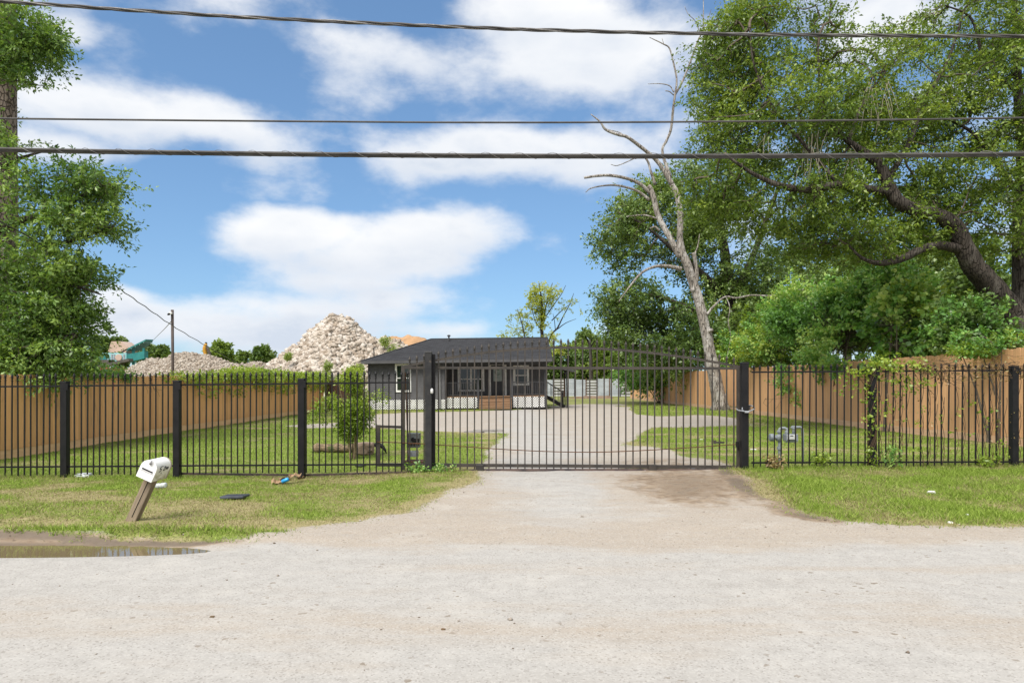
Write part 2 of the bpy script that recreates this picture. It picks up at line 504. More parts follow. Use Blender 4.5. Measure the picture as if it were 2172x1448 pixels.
def mud_f(X, Y):
    q = ((X - 2.85) / 1.35) ** 2 + ((Y - 10.7) / 2.0) ** 2
    m_ = np.exp(-q ** 1.3) * .80 + .25 * np.exp(-((X - 2.3) / .5) ** 2 - ((Y - 9.3) / .9) ** 2)
    s = poly_sd(X, Y, BARE)
    m_ = np.maximum(m_, (0.35 + 1.0 * fbm(X * 2.5, Y * 2.5, 3, 91)) * np.exp(-((s - 0.12) / .30) ** 2) * (X > 2.2) * sstep(7.3, 8.3, Y) * (1 - sstep(12, 13, Y)))
    m_ = np.maximum(m_, 1.15 * np.exp(-((s - .10) / .13) ** 2) * sstep(-2.4, -3.2, X) * (Y < 7.6))
    m_ = np.maximum(m_, 1.0 * np.exp(-(((X + 5.3) / 2.3) ** 2 + ((Y - 6.72) / .27) ** 2) ** 2))
    m_ = np.maximum(m_, 0.55 * np.exp(-((X - 2.9) / 1.3) ** 2 - ((Y - 13.3) / 1.0) ** 2))
    m_ = np.maximum(m_, 0.45 * np.exp(-((X - .8) / 2.2) ** 2 - ((Y - 21.0) / .35) ** 2))
    return m_

def sand_f(X, Y):
    wob = (fbm(X * 1.1, Y * 1.1, 3, 83) - .5) * 1.6
    a = sstep(6.2, 7.0, Y + wob * .5) * (1 - 0.8 * np.exp(-((X - .6 + wob) / .9) ** 2) * sstep(6.6, 9.0, Y))
    a = a * (1 - .2 * sstep(12, 18, Y))
    b = 0.55 * np.exp(-((Y - 4.55 - .02 * X + .5 * wob) / .6) ** 2) + 0.25 * np.exp(-((Y - 3.3) / .3) ** 2) + .45 * np.exp(-((Y - 5.9) / .2) ** 2) * sstep(-3, 0, X)
    return np.clip(np.maximum(a, b * (1 - sstep(6.2, 6.6, Y))), 0, 1)

def dry_f(X, Y):
    """how straw-coloured the grass is"""
    d = (fbm(X * 1.1, Y * 1.6, 4, 61) - .5) * 1.9 + .30
    d = d + .42 * np.exp(-((X + 3.9) / 2.6) ** 2 - ((Y - 8.4) / .75) ** 2)
    d = d + .22 * np.exp(-((X + 7) / 2.5) ** 2 - ((Y - 9.5) / 1.5) ** 2)
    s = poly_sd(X, Y, BARE)
    d = d + .5 * np.exp(-((s + .05) / .22) ** 2) * (Y > 7.3)
    d = d - .14 * (X > 3) * (Y < 12) - .24 * (X < 0) * (Y > 12.2) * (Y < 24) - .10 * (X > 3) * (Y > 12.2)
    d = d + .25 * np.exp(-((X - 5) / 3) ** 2 - ((Y - 15) / 2.0) ** 2) + .3 * np.exp(-((X + 1.5) / 1.5) ** 2 - ((Y - 19) / 2.5) ** 2)
    d = d - .4 * np.exp(-((Y - 7.15) / .14) ** 2) * (X < -2)
    return np.clip(d, 0, 1)

def ground_material():
    t = NT('ground_surface')
    pos = t.coord('World')
    sd = t.attr('sd'); mud = t.attr('mud'); sand = t.attr('sand'); dry = t.attr('dry')
    fine = t.noise(pos, 6, 8, 0.65)
    nmed = t.noise(pos, 1.4, 6, 0.6)
    # chip-seal / crushed stone
    v1 = t.voro(pos, 85, 'F1', 'Color'); sv = t.n('ShaderNodeSeparateColor'); t.l(v1, sv.inputs[0])
    v2 = t.voro(pos, 34, 'F1', 'Color'); sv2 = t.n('ShaderNodeSeparateColor'); t.l(v2, sv2.inputs[0])
    grey = t.mix(t.ramp(fine, .3, .7), (0.31, 0.298, 0.281), (0.36, 0.347, 0.328))
    buff = t.mix(t.ramp(fine, .3, .7), (0.335, 0.283, 0.226), (0.30, 0.255, 0.207))
    sn = t.math('ADD', sand, t.math('MULTIPLY_ADD', t.noise(t.coord('World', (.35, 1.6, 1)), 2.2, 6, .62), 1.5, -.75))
    sn = t.ramp(sn, .15, .95)
    col = t.mix(t.math('MULTIPLY', sn, .80), grey, buff)
    # wheel-worn streaks along the road and drifts of dust
    wear = t.noise(t.coord('World', (.16, 1.5, 1)), 1.7, 6, .6)
    col = t.mix(t.ramp(wear, .50, .68, 0, .20), col, (0.25, 0.23, 0.205))
    col = t.mix(t.ramp(nmed, .50, .70, 0, .35), col, (0.42, 0.40, 0.37))
    # single stones lighter and darker than their neighbours
    col = t.mix(t.ramp(sv.outputs[0], .55, 1.0, 0, .36), col, (0.46, 0.445, 0.42))
    col = t.mix(t.ramp(sv.outputs[1], .82, .98, 0, .42), col, (0.15, 0.135, 0.12))
    col = t.mix(t.math('MULTIPLY', t.ramp(sv2.outputs[0], .985, .99, 0, .7), t.ramp(nmed, .45, .60)), col, (0.15, 0.115, 0.08))
    # damp pot marks
    pv = t.voro(t.coord('World', (1, 1.5, 1)), 1.15, 'F1', 'Distance')
    pot = t.math('MULTIPLY', t.ramp(t.math('ADD', pv, t.math('MULTIPLY_ADD', fine, .10, -.05)), .035, .055, 1, 0), t.ramp(nmed, .45, .58))
    col = t.mix(t.math('MULTIPLY', pot, .32), col, (0.22, 0.17, 0.12))
    # mud
    mcol = t.mix(t.ramp(fine, .36, .66), (0.185, 0.137, 0.095), (0.30, 0.238, 0.175))
    mcol = t.mix(t.ramp(t.noise(t.coord('World', (1, 2.2, 1)), 11, 6, .66), .55, .66, 0, .8), mcol, (0.085, 0.062, 0.044))
    mcol = t.mix(t.ramp(t.math('ADD', mud, t.math('MULTIPLY_ADD', fine, .8, -.4)), .70, 1.0, 0, .8), mcol, (0.12, 0.096, 0.074))
    mm_ = t.ramp(t.math('ADD', mud, t.math('MULTIPLY_ADD', t.noise(pos, 2.6, 7, .66), 1.3, -.65)), .28, .72)
    col = t.mix(mm_, col, mcol)
    # soil and thatch under the grass
    soil = t.mix(t.ramp(t.math('ADD', dry, t.math('MULTIPLY_ADD', fine, .8, -.4)), .2, .8), (0.175, 0.23, 0.042), (0.33, 0.28, 0.145))
    soil = t.mix(t.ramp(t.noise(pos, 42, 4, .7), .36, .60, .0, .5), soil, (0.075, 0.078, 0.026))
    soil = t.mix(t.ramp(t.noise(pos, 30, 4, .7), .58, .72, .0, .6), soil, (0.27, 0.31, 0.075))
    edge = t.ramp(t.math('ADD', sd, t.math('MULTIPLY_ADD', t.noise(pos, 7, 7, .7), .34, -.17)), -.07, .05)
    col = t.mix(edge, soil, col)
    hgt = t.math('ADD', t.math('MULTIPLY', sv.outputs[2], .5), t.math('MULTIPLY', fine, 1.2))
    t.bump(hgt, .35, .012)
    return t.fin(col, t.ramp(mm_, 0, 1, .93, .72), .2)
M['ground'] = ground_material()

def grid(x0, x1, nx, y0, y1, ny):
    xs = np.linspace(x0, x1, nx + 1); ys = np.linspace(y0, y1, ny + 1)
    X, Y = np.meshgrid(xs, ys); X = X.ravel(); Y = Y.ravel()
    i = np.arange(nx)[None, :] + (nx + 1) * np.arange(ny)[:, None]
    i = i.ravel()
    F = np.stack([i, i + 1, i + nx + 2, i + nx + 1], 1)
    return X, Y, F

def surf(X, Y, F):
    V = np.stack([X, Y, Hgt(X, Y)], 1)
    sd = bare_sd(X, Y)
    return V, F, dict(sd=np.clip(sd, -2, 2), mud=mud_f(X, Y), sand=sand_f(X, Y), dry=dry_f(X, Y))

def join_surf(parts):
    Vs, Fs, As, b = [], [], {}, 0
    for V, F, A in parts:
        used = np.unique(F); remap = np.full(len(V), -1); remap[used] = np.arange(len(used))
        Vs.append(V[used]); Fs.append(remap[F] + b); b += len(used)
        for k, a in A.items(): As.setdefault(k, []).append(a[used])
    return np.vstack(Vs), np.vstack(Fs), {k: np.concatenate(v) for k, v in As.items()}

def build_ground():
    near = surf(*grid(-16, 16, 400, 1, 14, 200))
    mid = surf(*grid(-16, 16, 200, 14, 52, 238))
    groups = {'ground': [], 'driveway': [], 'road': []}
    for V, F, A in (near, mid):
        c = V[F].mean(1); s = A['sd'][F].mean(1)
        road = (s > 0) & (c[:, 1] < 6.55); drv = (s > 0) & ~road; rest = ~(s > 0)
        for k, msk in (('road', road), ('driveway', drv), ('ground', rest)):
            if msk.any(): groups[k].append((V, F[msk], A))
    xs = [-900, -300, -100, -16, 16, 100, 300, 900]; ys = [-60, 1, 52, 150, 400, 1500]
    for i in range(len(xs) - 1):
        for j in range(len(ys) - 1):
            if xs[i] == -16 and j == 1: continue
            V = np.array([(xs[i], ys[j], 0), (xs[i + 1], ys[j], 0), (xs[i + 1], ys[j + 1], 0), (xs[i], ys[j + 1], 0)], float)
            rd = (j == 0) and xs[i] >= -300 and xs[i] < 300
            A = dict(sd=np.full(4, 1.0 if rd else -2.0), mud=np.zeros(4), sand=np.full(4, .3), dry=np.full(4, .45))
            groups['road' if rd else 'ground'].append((V, np.array([[0, 1, 2, 3]]), A))
    # the road runs on past the fine part, left and right
    for x0, x1 in ((-100, -16), (16, 100)):
        V = np.array([(x0, 1, .004), (x1, 1, .004), (x1, 7.0, .004), (x0, 7.0, .004)], float)
        groups['road'].append((V, np.array([[0, 1, 2, 3]]), dict(sd=np.full(4, 1.), mud=np.zeros(4), sand=np.full(4, .3), dry=np.full(4, .4))))
    for k, ps in groups.items():
        V, F, A = join_surf(ps)
        tag(place(k, np_mesh(k, V, F, M['ground'], True, vattr=A)), kind='structure')
build_ground()

def water_mat(name, col, rough=0.02):
    t = NT(name)
    t.bump(t.noise(t.coord('World'), 9, 3), .03, .01)
    return t.fin(col, rough, .5)
M['water'] = water_mat('muddy_water', (0.16, 0.125, 0.07))

def puddle(name, cx, cy, rx, ry, z):
    mb = MB(); n = 40
    mb.add([(cx + rx * math.cos(2 * math.pi * k / n), cy + ry * math.sin(2 * math.pi * k / n), z) for k in range(n)], [tuple(range(n))])
    o = mb.build(name, M['water']); tag(o, kind='structure')
puddle('puddle_water', -5.2, 6.57, 2.5, .40, -.019)
puddle('puddle_water', 2.85, 12.62, .95, .36, float(Hgt([2.85], [12.62], False)[0]) + .026)

# ------------------------------------------------------------------ grass
def grass_mat():
    t = NT('grass_blades')
    r_ = t.attr('rnd'); d_ = t.attr('dry')
    g = t.n('ShaderNodeValToRGB'); t.l(r_, g.inputs[0]); e = g.color_ramp.elements
    e[0].position = 0; e[0].color = (0.115, 0.175, 0.020, 1); e[1].position = 1; e[1].color = (0.41, 0.50, 0.115, 1)
    k = e.new(.55); k.color = (0.235, 0.335, 0.046, 1)
    s_ = t.n('ShaderNodeValToRGB'); t.l(r_, s_.inputs[0]); e = s_.color_ramp.elements
    e[0].position = 0; e[0].color = (0.17, 0.125, 0.062, 1); e[1].position = 1; e[1].color = (0.44, 0.37, 0.21, 1)
    col = t.mix(d_, g.outputs[0], s_.outputs[0])
    t.fin(col, .6, .25)
    tr = t.n('ShaderNodeBsdfTranslucent'); t.l(col, tr.inputs[0])
    mx = t.n('ShaderNodeMixShader'); mx.inputs[0].default_value = .3
    t.l(t.b.outputs[0], mx.inputs[1]); t.l(tr.outputs[0], mx.inputs[2]); t.l(mx.outputs[0], t.out.inputs[0])
    return t.m
M['grass'] = grass_mat()

def blades(X, Y, h, w, lean, dryp):
    n = len(X)
    a = rng.random(n) * 2 * math.pi; b = rng.random(n) * 2 * math.pi
    z = Hgt(X, Y) - .004
    base = np.stack([X, Y, z], 1)
    sx = np.stack([np.cos(a), np.sin(a), np.zeros(n)], 1) * (w * .5)[:, None]
    ln = h * lean * (.3 + rng.random(n))
    tip = base + np.stack([np.cos(b) * ln, np.sin(b) * ln, h * np.sqrt(np.clip(1 - (lean * .5) ** 2, .15, 1))], 1)
    V = np.empty((n * 3, 3)); V[0::3] = base - sx; V[1::3] = base + sx; V[2::3] = tip
    F = np.arange(n * 3).reshape(-1, 3)
    r_ = np.clip(rng.normal(.5, .24, n), 0, 1)
    d_ = (rng.random(n) < dryp).astype(float) * (.6 + .4 * rng.random(n))
    return V, F, r_, d_

def grass(name, label, n, x0, x1, y0, y1, hmin, hmax, w, tall=None):
    X = rng.uniform(x0, x1, n); Y = rng.uniform(y0, y1, n)
    s = bare_sd(X, Y) + rng.normal(0, .11, n) + (fbm(X * 7, Y * 7, 3, 77) - .5) * .3
    keep = s < -.02
    d = dry_f(X, Y)
    keep &= rng.random(n) < (1.05 - .55 * d) * (.55 + .9 * fbm(X * 3, Y * 3, 2, 44))
    X, Y, d, s = X[keep], Y[keep], d[keep], s[keep]
    h = rng.uniform(hmin, hmax, len(X)) * (.35 + .7 * fbm(X * 1.7, Y * 1.7, 3, 52) + .7 * fbm(X * 6, Y * 6, 2, 53)) * (1 - .45 * d)
    if tall is not None: h = h * tall(X, Y)
    V, F, r_, d_ = blades(X, Y, h, np.full(len(X), w) * rng.uniform(.7, 1.4, len(X)), rng.uniform(.5, 1.7, len(X)), np.clip(d * 1.05 - .02, 0, .93))
    o = place(name, np_mesh(name, V, F, M['grass'], True, fattr=dict(rnd=r_, dry=d_)))
    tag(o, label, 'grass', kind='stuff')

def tall_l(X, Y):
    return 1 + 1.0 * np.exp(-((Y - 7.15) / .14) ** 2) + .9 * np.exp(-((Y - 12) / .12) ** 2)
def tall_r(X, Y):
    return 1.35 + .9 * np.exp(-((Y - 12.0) / .2) ** 2) * (fbm(X * 4, Y * 4, 2, 3) + .2)
grass('verge_grass', 'patchy mown grass on the roadside bank around the mailbox', 270000, -13, -.3, 6.85, 12.15, .02, .055, .0095, tall_l)
grass('verge_grass', 'longer green grass on the roadside bank beyond the muddy apron', 210000, 2.6, 13.5, 7.5, 12.2, .022, .06, .0095, tall_r)
grass('yard_grass', 'mown lawn inside the fence on both sides of the drive', 220000, -11, 12.4, 12.15, 24, .025, .055, .014)
grass('yard_grass', 'thin grass far back in the yard in front of the house', 70000, -11, 12.4, 24, 50, .04, .08, .03)

def stones():
    base = np.array([(1, 0, 0), (-1, 0, 0), (0, 1, 0), (0, -1, 0), (0, 0, 1), (0, 0, -1)], float)
    tri = np.array([(0, 2, 4), (2, 1, 4), (1, 3, 4), (3, 0, 4), (2, 0, 5), (1, 2, 5), (3, 1, 5), (0, 3, 5)])
    n = 4200
    X = rng.uniform(-8, 8, n); Y = 2.6 + (rng.random(n) ** .8) * 10
    s = bare_sd(X, Y); k = s > -.15
    k &= rng.random(n) < np.where(Y > 6.3, .9, .35) * (.3 + 1.2 * fbm(X * .9, Y * .9, 3, 12))
    X, Y = X[k], Y[k]; n = len(X)
    size = .0035 + .006 * rng.random(n) ** 3 + .012 * (rng.random(n) < .012)
    V = base[None] * (size[:, None, None]) * rng.uniform(.6, 1.35, (n, 6, 1)) * np.array([1, 1, .6])
    a = rng.random(n) * 6.28; c, s_ = np.cos(a), np.sin(a)
    Vx = V[:, :, 0] * c[:, None] - V[:, :, 1] * s_[:, None]; Vy = V[:, :, 0] * s_[:, None] + V[:, :, 1] * c[:, None]
    V = np.stack([Vx + X[:, None], Vy + Y[:, None], V[:, :, 2] + (Hgt(X, Y) + size * .3)[:, None]], 2).reshape(-1, 3)
    F = (tri[None] + 6 * np.arange(n)[:, None, None]).reshape(-1, 3)
    t = NT('loose_stone'); rr = t.attr('rnd')
    col = t.mix(rr, (.13, .10, .075), (.45, .41, .36)); t.fin(col, .9, .2)
    o = place('loose_gravel', np_mesh('loose_gravel', V, F, t.m, fattr=dict(rnd=np.repeat(rng.random(n), 8))))
    tag(o, 'small loose stones scattered over the road and drive', 'gravel', kind='stuff')
stones()

def litter_mulch():
    """dead leaves and twigs along the muddy edge of the drive"""
    n = 26000
    i = rng.integers(0, len(BARE) - 4, n); t_ = rng.random(n)
    A = BARE[i]; B = BARE[np.minimum(i + 1, len(BARE) - 1)]
    p = A + (B - A) * t_[:, None] + rng.normal(0, .15, (n, 2)) - np.where(A[:, :1] > 2, .10, 0)
    X, Y = p[:, 0], p[:, 1]
    k = (Y > 7.0) & (Y < 14) & (np.abs(X) < 9) & (rng.random(n) < np.where(X > 2, 1, .35))
    X, Y = X[k], Y[k]; n = len(X)
    V, F, r_, d_ = blades(X, Y, rng.uniform(.006, .018, n), rng.uniform(.008, .022, n), rng.uniform(1.5, 4, n), np.ones(n))
    t = NT('dead_leaf'); rr = t.attr('rnd')
    t.fin(t.mix(rr, (.04, .03, .022), (.22, .16, .105)), .9, .1)
    o = place('leaf_litter', np_mesh('leaf_litter', V, F, t.m, fattr=dict(rnd=r_)))
    tag(o, 'brown dead leaves and bark bits along the edges of the apron', 'leaf litter', kind='stuff')
litter_mulch()
# ------------------------------------------------------------------ black iron fence, gate
FY = 12.0
def spear(mb, x, y, ztop, w=.021):
    """spear finial whose point is at ztop"""
    z0 = ztop - .135
    q = [(0, .0), (.019, .004), (.019, .018), (.012, .024), (.012, .040), (.030, .052), (.012, .064), (.026, .080), (.004, .135)]
    mb.lathe([(r_, z0 + z_) for r_, z_ in q], (x, y, 0), 6)
    return z0

def iron_picket(name, x, y, z0, ztop, w, mat, root, lean=0.0):
    mb = MB(); zc = spear(mb, x, y, ztop)
    mb.mm((x - w / 2, y - w / 2, z0), (x + w / 2, y + w / 2, zc + .003))
    if lean:
        mb.v = [(a + lean * (c - z0), b, c) for a, b, c in mb.v]
    return mb.build(name, mat, root)

def iron_run(label, xs0, xs1, step, rows, posts, group):
    """rows: photo rows of (tip, top rail, bottom rail, picket foot) at both ends"""
    (pa, pb) = rows
    root = empty('iron_fence', (GX((xs0 + xs1) / 2, FY), FY, 0), label, 'fence')
    f = lambda x, k: pa[k] + (pb[k] - pa[k]) * (x - xs0) / (xs1 - xs0)
    for k, nm in ((1, 'top_rail'), (2, 'bottom_rail')):  # thin rails
        a = P(xs0, f(xs0, k), FY + .002); b = P(xs1, f(xs1, k), FY + .002)
        MB().bar(a, b, .026, .028).build(nm, M['iron'], root)
    x = xs0 + 4
    while x < xs1:
        if all(abs(x - p_[0]) > 9 for p_ in posts):
            iron_picket('picket', GX(x, FY), FY, GZ(f(x, 3), FY) + random.uniform(-.012, .012), GZ(f(x, 0), FY) + random.uniform(-.008, .008), .0185, M['iron'], root, random.gauss(.002, .004))
        x += step + random.gauss(0, .25)
    for (px_, top, bot) in posts:
        X = GX(px_, FY); mb = MB(); w = .112
        z1 = GZ(top, FY); z0 = Hs(X, FY) - .15
        mb.mm((X - w / 2, FY - w / 2, z0), (X + w / 2, FY + w / 2, z1 - .02))
        po = mb.build('post', M['iron'], root, bevel=.006)
        MB().box((X, FY, z1 - .012), (w + .008, w + .008, .02), taper=.93).build('post_cap', M['iron'], po)
        c = MB(); c.mm((X + w / 2 - .01, FY - w / 2 - .008, z1 - .16), (X + w / 2 + .03, FY - w / 2 + .03, z1 - .04)); c.build('bracket', M['iron'], po)
    return root

iron_run('black iron picket fence with spear tips behind the leaning mailbox', -420, 868, 13.35,
         ((795, 824, 993, 1012), (786, 811, 984, 1000)), [(-130, 811, 1014), (138, 808, 1012), (376, 806, 1012), (640, 802, 1018)], 'fence')
iron_run('black iron picket fence by the gas meter with vines on its post', 1594, 2600, 14.75,
         ((773, 789, 981, 993), (768, 782, 977, 992)), [(1850, 778, 993), (2150, 775, 990), (2450, 772, 990)], 'fence')

def gate_post(label, px_, py_top, w, mat, Y, worn=False):
    X = GX(px_, Y); z0 = Hs(X, Y) - .1; z1 = GZ(py_top, Y)
    root = empty('gate_post', (X, Y, z0), label, 'post')
    mb = MB(); mb.mm((X - w / 2, Y - w / 2, z0), (X + w / 2, Y + w / 2, z1 - .02)); mb.build('shaft', mat, root, bevel=.006)
    MB().box((X, Y, z1 - .011), (w + .01, w + .01, .022), taper=.9).build('cap', mat, root)
    return root
pa_ = gate_post('tall chipped black gate post beside the control box', 909, 745, .115, M['post_worn'], 11.95)
mb = MB(); mb.mm((GX(917, 12.02), 12.0, .0), (GX(923, 12.02), 12.06, GZ(751, 12.02))); mb.build('guide_channel', M['iron'], pa_)
mb = MB(); c_ = P(916, 829, 11.86); mb.lathe([(.008, -.045), (.024, -.035), (.026, .02), (.012, .045)], c_, 10); mb.build('sensor', M['paint_cam'], pa_, True)
pb_ = gate_post('clean black gate post with the silver cable lock', 1579, 768, .118, M['iron'], 12.0)

def sliding_gate():
    Y = 12.16
    root = empty('sliding_gate', (GX(1210, Y), Y, GZ(990, Y)), 'wide sliding gate with arched top rail across the drive', 'gate')
    g = M['gate']
    px0, px1 = 854, 1569
    arch = lambda x: 737 + 41.0 * (abs(x - 1195) / (1569 - 1195 if x > 1195 else 1195 - 854)) ** 1.85
    bot = lambda x: 985 + 5 * (x - px0) / (px1 - px0)
    r1 = lambda x: 779.5 + 1.5 * (x - px0) / (px1 - px0)
    xs = np.linspace(px0, px1, 41)
    mb = MB()
    for a, b in zip(xs[:-1], xs[1:]): mb.bar(P(a, arch(a), Y - .004), P(b + .4, arch(b + .4), Y - .004), .034, .040)
    mb.build('arch_rail', g, root)
    MB().bar(P(px0 - 2, r1(px0), Y), P(px1, r1(px1), Y), .048, .046).build('cross_rail', g, root)
    MB().bar(P(800, 985, Y), P(px1, bot(px1), Y), .048, .055).build('bottom_rail', g, root)
    MB().bar(P(855, 775, Y + .003), P(855, 996, Y + .003), .062, .06).build('end_stile', g, root)
    MB().bar(P(1566, 775, Y + .003), P(1566, 992, Y + .003), .052, .055).build('end_stile', g, root)
    MB().bar(P(803, 901, Y + .003), P(803, 987, Y + .003), .055, .055).build('tail_stile', g, root)
    MB().bar(P(801, 904, Y), P(856, 905.5, Y), .045, .045).build('tail_rail', g, root)
    x = 869.0
    while x < 1560:
        if not (903 < x < 924):
            iron_picket('gate_bar', GX(x, Y - .01), Y - .01, GZ(996 + 5 * (x - px0) / 715, Y) , GZ(arch(x) - 19, Y), .0215, g, root)
        x += 15.28
    for px_ in (1017.5, 1384):
        mb = MB(); c = P(px_, 992, Y - .05)
        mb.box(c, (.145, .07, .125)); w_ = mb.build('wheel_box', M['gate'], root, bevel=.012)
        mb = MB(); mb.lathe([(.05, -.018), (.062, -.014), (.05, 0), (.062, .014), (.05, .018)], c - Vector((0, 0, .035)), 16, Matrix.Rotation(R(90), 3, 'X'))
        mb.build('wheel', M['rust'], w_)
    mb = MB(); mb.bar(P(1515, 938, Y - .05), P(1536, 938, Y - .05), .03, .03); mb.box(P(1516, 937, Y - .06), (.035, .05, .06)); mb.build('latch_handle', g, root)
    mb = MB(); mb.box(P(1564, 942, Y - .05), (.05, .05, .10)); mb.build('chain_bracket', M['iron'], root)
    # drive chain
    pts = spline([(798, 937), (860, 939), (960, 945), (1060, 952), (1160, 957), (1260, 958.5), (1360, 955), (1460, 949), (1562, 942)], 8)
    MB().tube([P(a, b, Y - .045) for a, b in pts], .0085, 6).build('drive_chain', M['rust'], root)
sliding_gate()

mb = MB()
xs = np.linspace(375, 1575, 61); Yt = 12.12
for a, b in zip(xs[:-1], xs[1:]):
    z0 = lambda q: float(np.interp(q, [375, 640, 900, 1020, 1575], [-.005, -.035, .02, .058, .062]))
    mb.bar((GX(a, Yt), Yt, z0(a)), (GX(b, Yt) + .002, Yt, z0(b)), .05, .035)
tag(mb.build('gate_track', M['track']), 'rusty steel gate track lying along the ground', 'track')

def control_box():
    Y = 12.45; c = P(878, 933, Y)
    root = empty('gate_operator', (c.x, c.y, Hs(c.x, c.y)), 'grey metal gate motor box standing behind the fence bars', 'control box')
    a = P(864.5, 918, Y); b = P(891, 948, Y)
    mb = MB(); mb.mm((a.x, Y - .11, b.z), (b.x, Y + .11, a.z)); mb.build('housing', plain('operator_grey', (.13, .145, .14), (.09, .1, .098), 5, .55, .35, wear=(.2, .19, .17)), root, bevel=.008)
    mb = MB(); d = P(881, 932.5, Y - .14); mb.box(d, (.15, .05, .045)); mb.box(d + Vector((-.05, -.01, .03)), (.03, .05, .03)); mb.build('chain_shelf', M['iron'], root)
    mb = MB()
    for q in (868, 872, 878, 884, 888):
        mb.lathe([(.012, -.02), (.018, 0), (.008, .02)], P(q, 941 + random.uniform(-2, 2), Y - .125), 8, Matrix.Rotation(R(90), 3, 'X'))
    mb.build('sprocket', M['rust'], root)
    mb = MB(); a = P(866, 956, Y); b = P(887, 967.5, Y); mb.mm((a.x, Y - .08, b.z), (b.x, Y + .06, a.z)); mb.build('junction_box', M['galv'], root, bevel=.006)
    mb = MB()
    for q in (868, 885): mb.bar(P(q, 968, Y), P(q, 978, Y) - Vector((0, 0, .1)), .02); mb.bar(P(q, 948, Y), P(q, 956.5, Y), .016)
    mb.build('stand_leg', M['galv'], root)
    mb = MB(); mb.mm((GX(860, Y), Y - .2, GZ(981, Y)), (GX(900, Y), Y + .16, GZ(976, Y))); mb.build('base_plate', M['rust'], root)
    mb = MB(); mb.bar(P(860, 790, Y - .25), P(866, 978, Y - .25), .018); mb.build('conduit', M['rust'], root)
control_box()

def cable_lock():
    c = P(1580, 868, 12.0)
    root = empty('cable_lock', c, 'silver cable lock looped round the gate post', 'lock')
    pts = [(1562.5, 866, 12.22), (1565, 869.5, 12.02), (1573, 871, 11.9), (1583, 872.5, 11.9), (1592, 871, 11.94), (1599, 867, 12.0), (1600, 864.5, 12.06), (1596, 861, 12.14), (1586, 859, 12.16), (1572, 861, 12.25), (1564, 863, 12.3), (1562.5, 866, 12.22)]
    MB().tube([P(*p) for p in spline(pts, 5)], .011, 8).build('cable', M['galv'], root, True)
    mb = MB(); mb.tube([P(x, y, Y) for x, y, Y in spline([(1574.5, 864, 12.0 - .085), (1574.5, 868, 11.9), (1579, 872.5, 11.9), (1586, 873.5, 11.89)], 5)], .008, 8); mb.build('shackle', M['galv'], root, True)
    mb = MB(); mb.box(P(1584, 873.5, 11.885), (.075, .035, .03)); mb.build('lock_body', M['galv'], root, bevel=.006)
    mb = MB(); mb.box(P(1587.5, 864, 12.02) + Vector((.01, 0, 0)), (.03, .08, .085)); mb.build('strike_plate', M['gate'], root)
cable_lock()

# ------------------------------------------------------------------ stained wooden fences along both sides of the yard
def wood_mat(name, a, b):
    t = NT(name)
    o = t.orand()
    c = t.coord('World', (9, 9, .55))
    g = t.noise(c, 2.2, 8, .68, 1.2)
    col = t.mix(t.ramp(g, .3, .72), a, b)
    col = t.mix(t.ramp(t.noise(t.coord('World', (16, 16, .5)), 2.6, 6, .75), .60, .72, 0, .5), col, tuple(x * .62 for x in b))
    v = t.math('MULTIPLY_ADD', o, .28, .85)
    mul = t.n('ShaderNodeMix', data_type='RGBA', blend_type='MULTIPLY'); mul.inputs[0].default_value = 1
    t.l(col, mul.inputs[6]); cc = t.n('ShaderNodeCombineColor')
    for i in range(3): t.l(v, cc.inputs[i])
    t.l(cc.outputs[0], mul.inputs[7])
    st = t.noise(t.coord('World', (3, 3, .8)), 1.2, 5, .6)
    col2 = t.mix(t.ramp(st, .58, .76, 0, .5), mul.outputs[2], (.21, .165, .125))
    t.bump(g, .35, .01)
    return t.fin(col2, .82, .2)
M['wood_l'] = wood_mat('tan_stained_cedar', (.72, .40, .185), (.63, .34, .15))
M['wood_r'] = wood_mat('orange_stained_cedar', (.66, .385, .205), (.58, .33, .17))
M['board_l'] = plain('tan_rot_board', (.76, .49, .27), (.68, .43, .23), 4, .85, .15, stretch=(3, .4, 3))
M['board_r'] = plain('orange_rot_board', (.66, .44, .28), (.56, .36, .23), 4, .85, .15, stretch=(3, .4, 3))

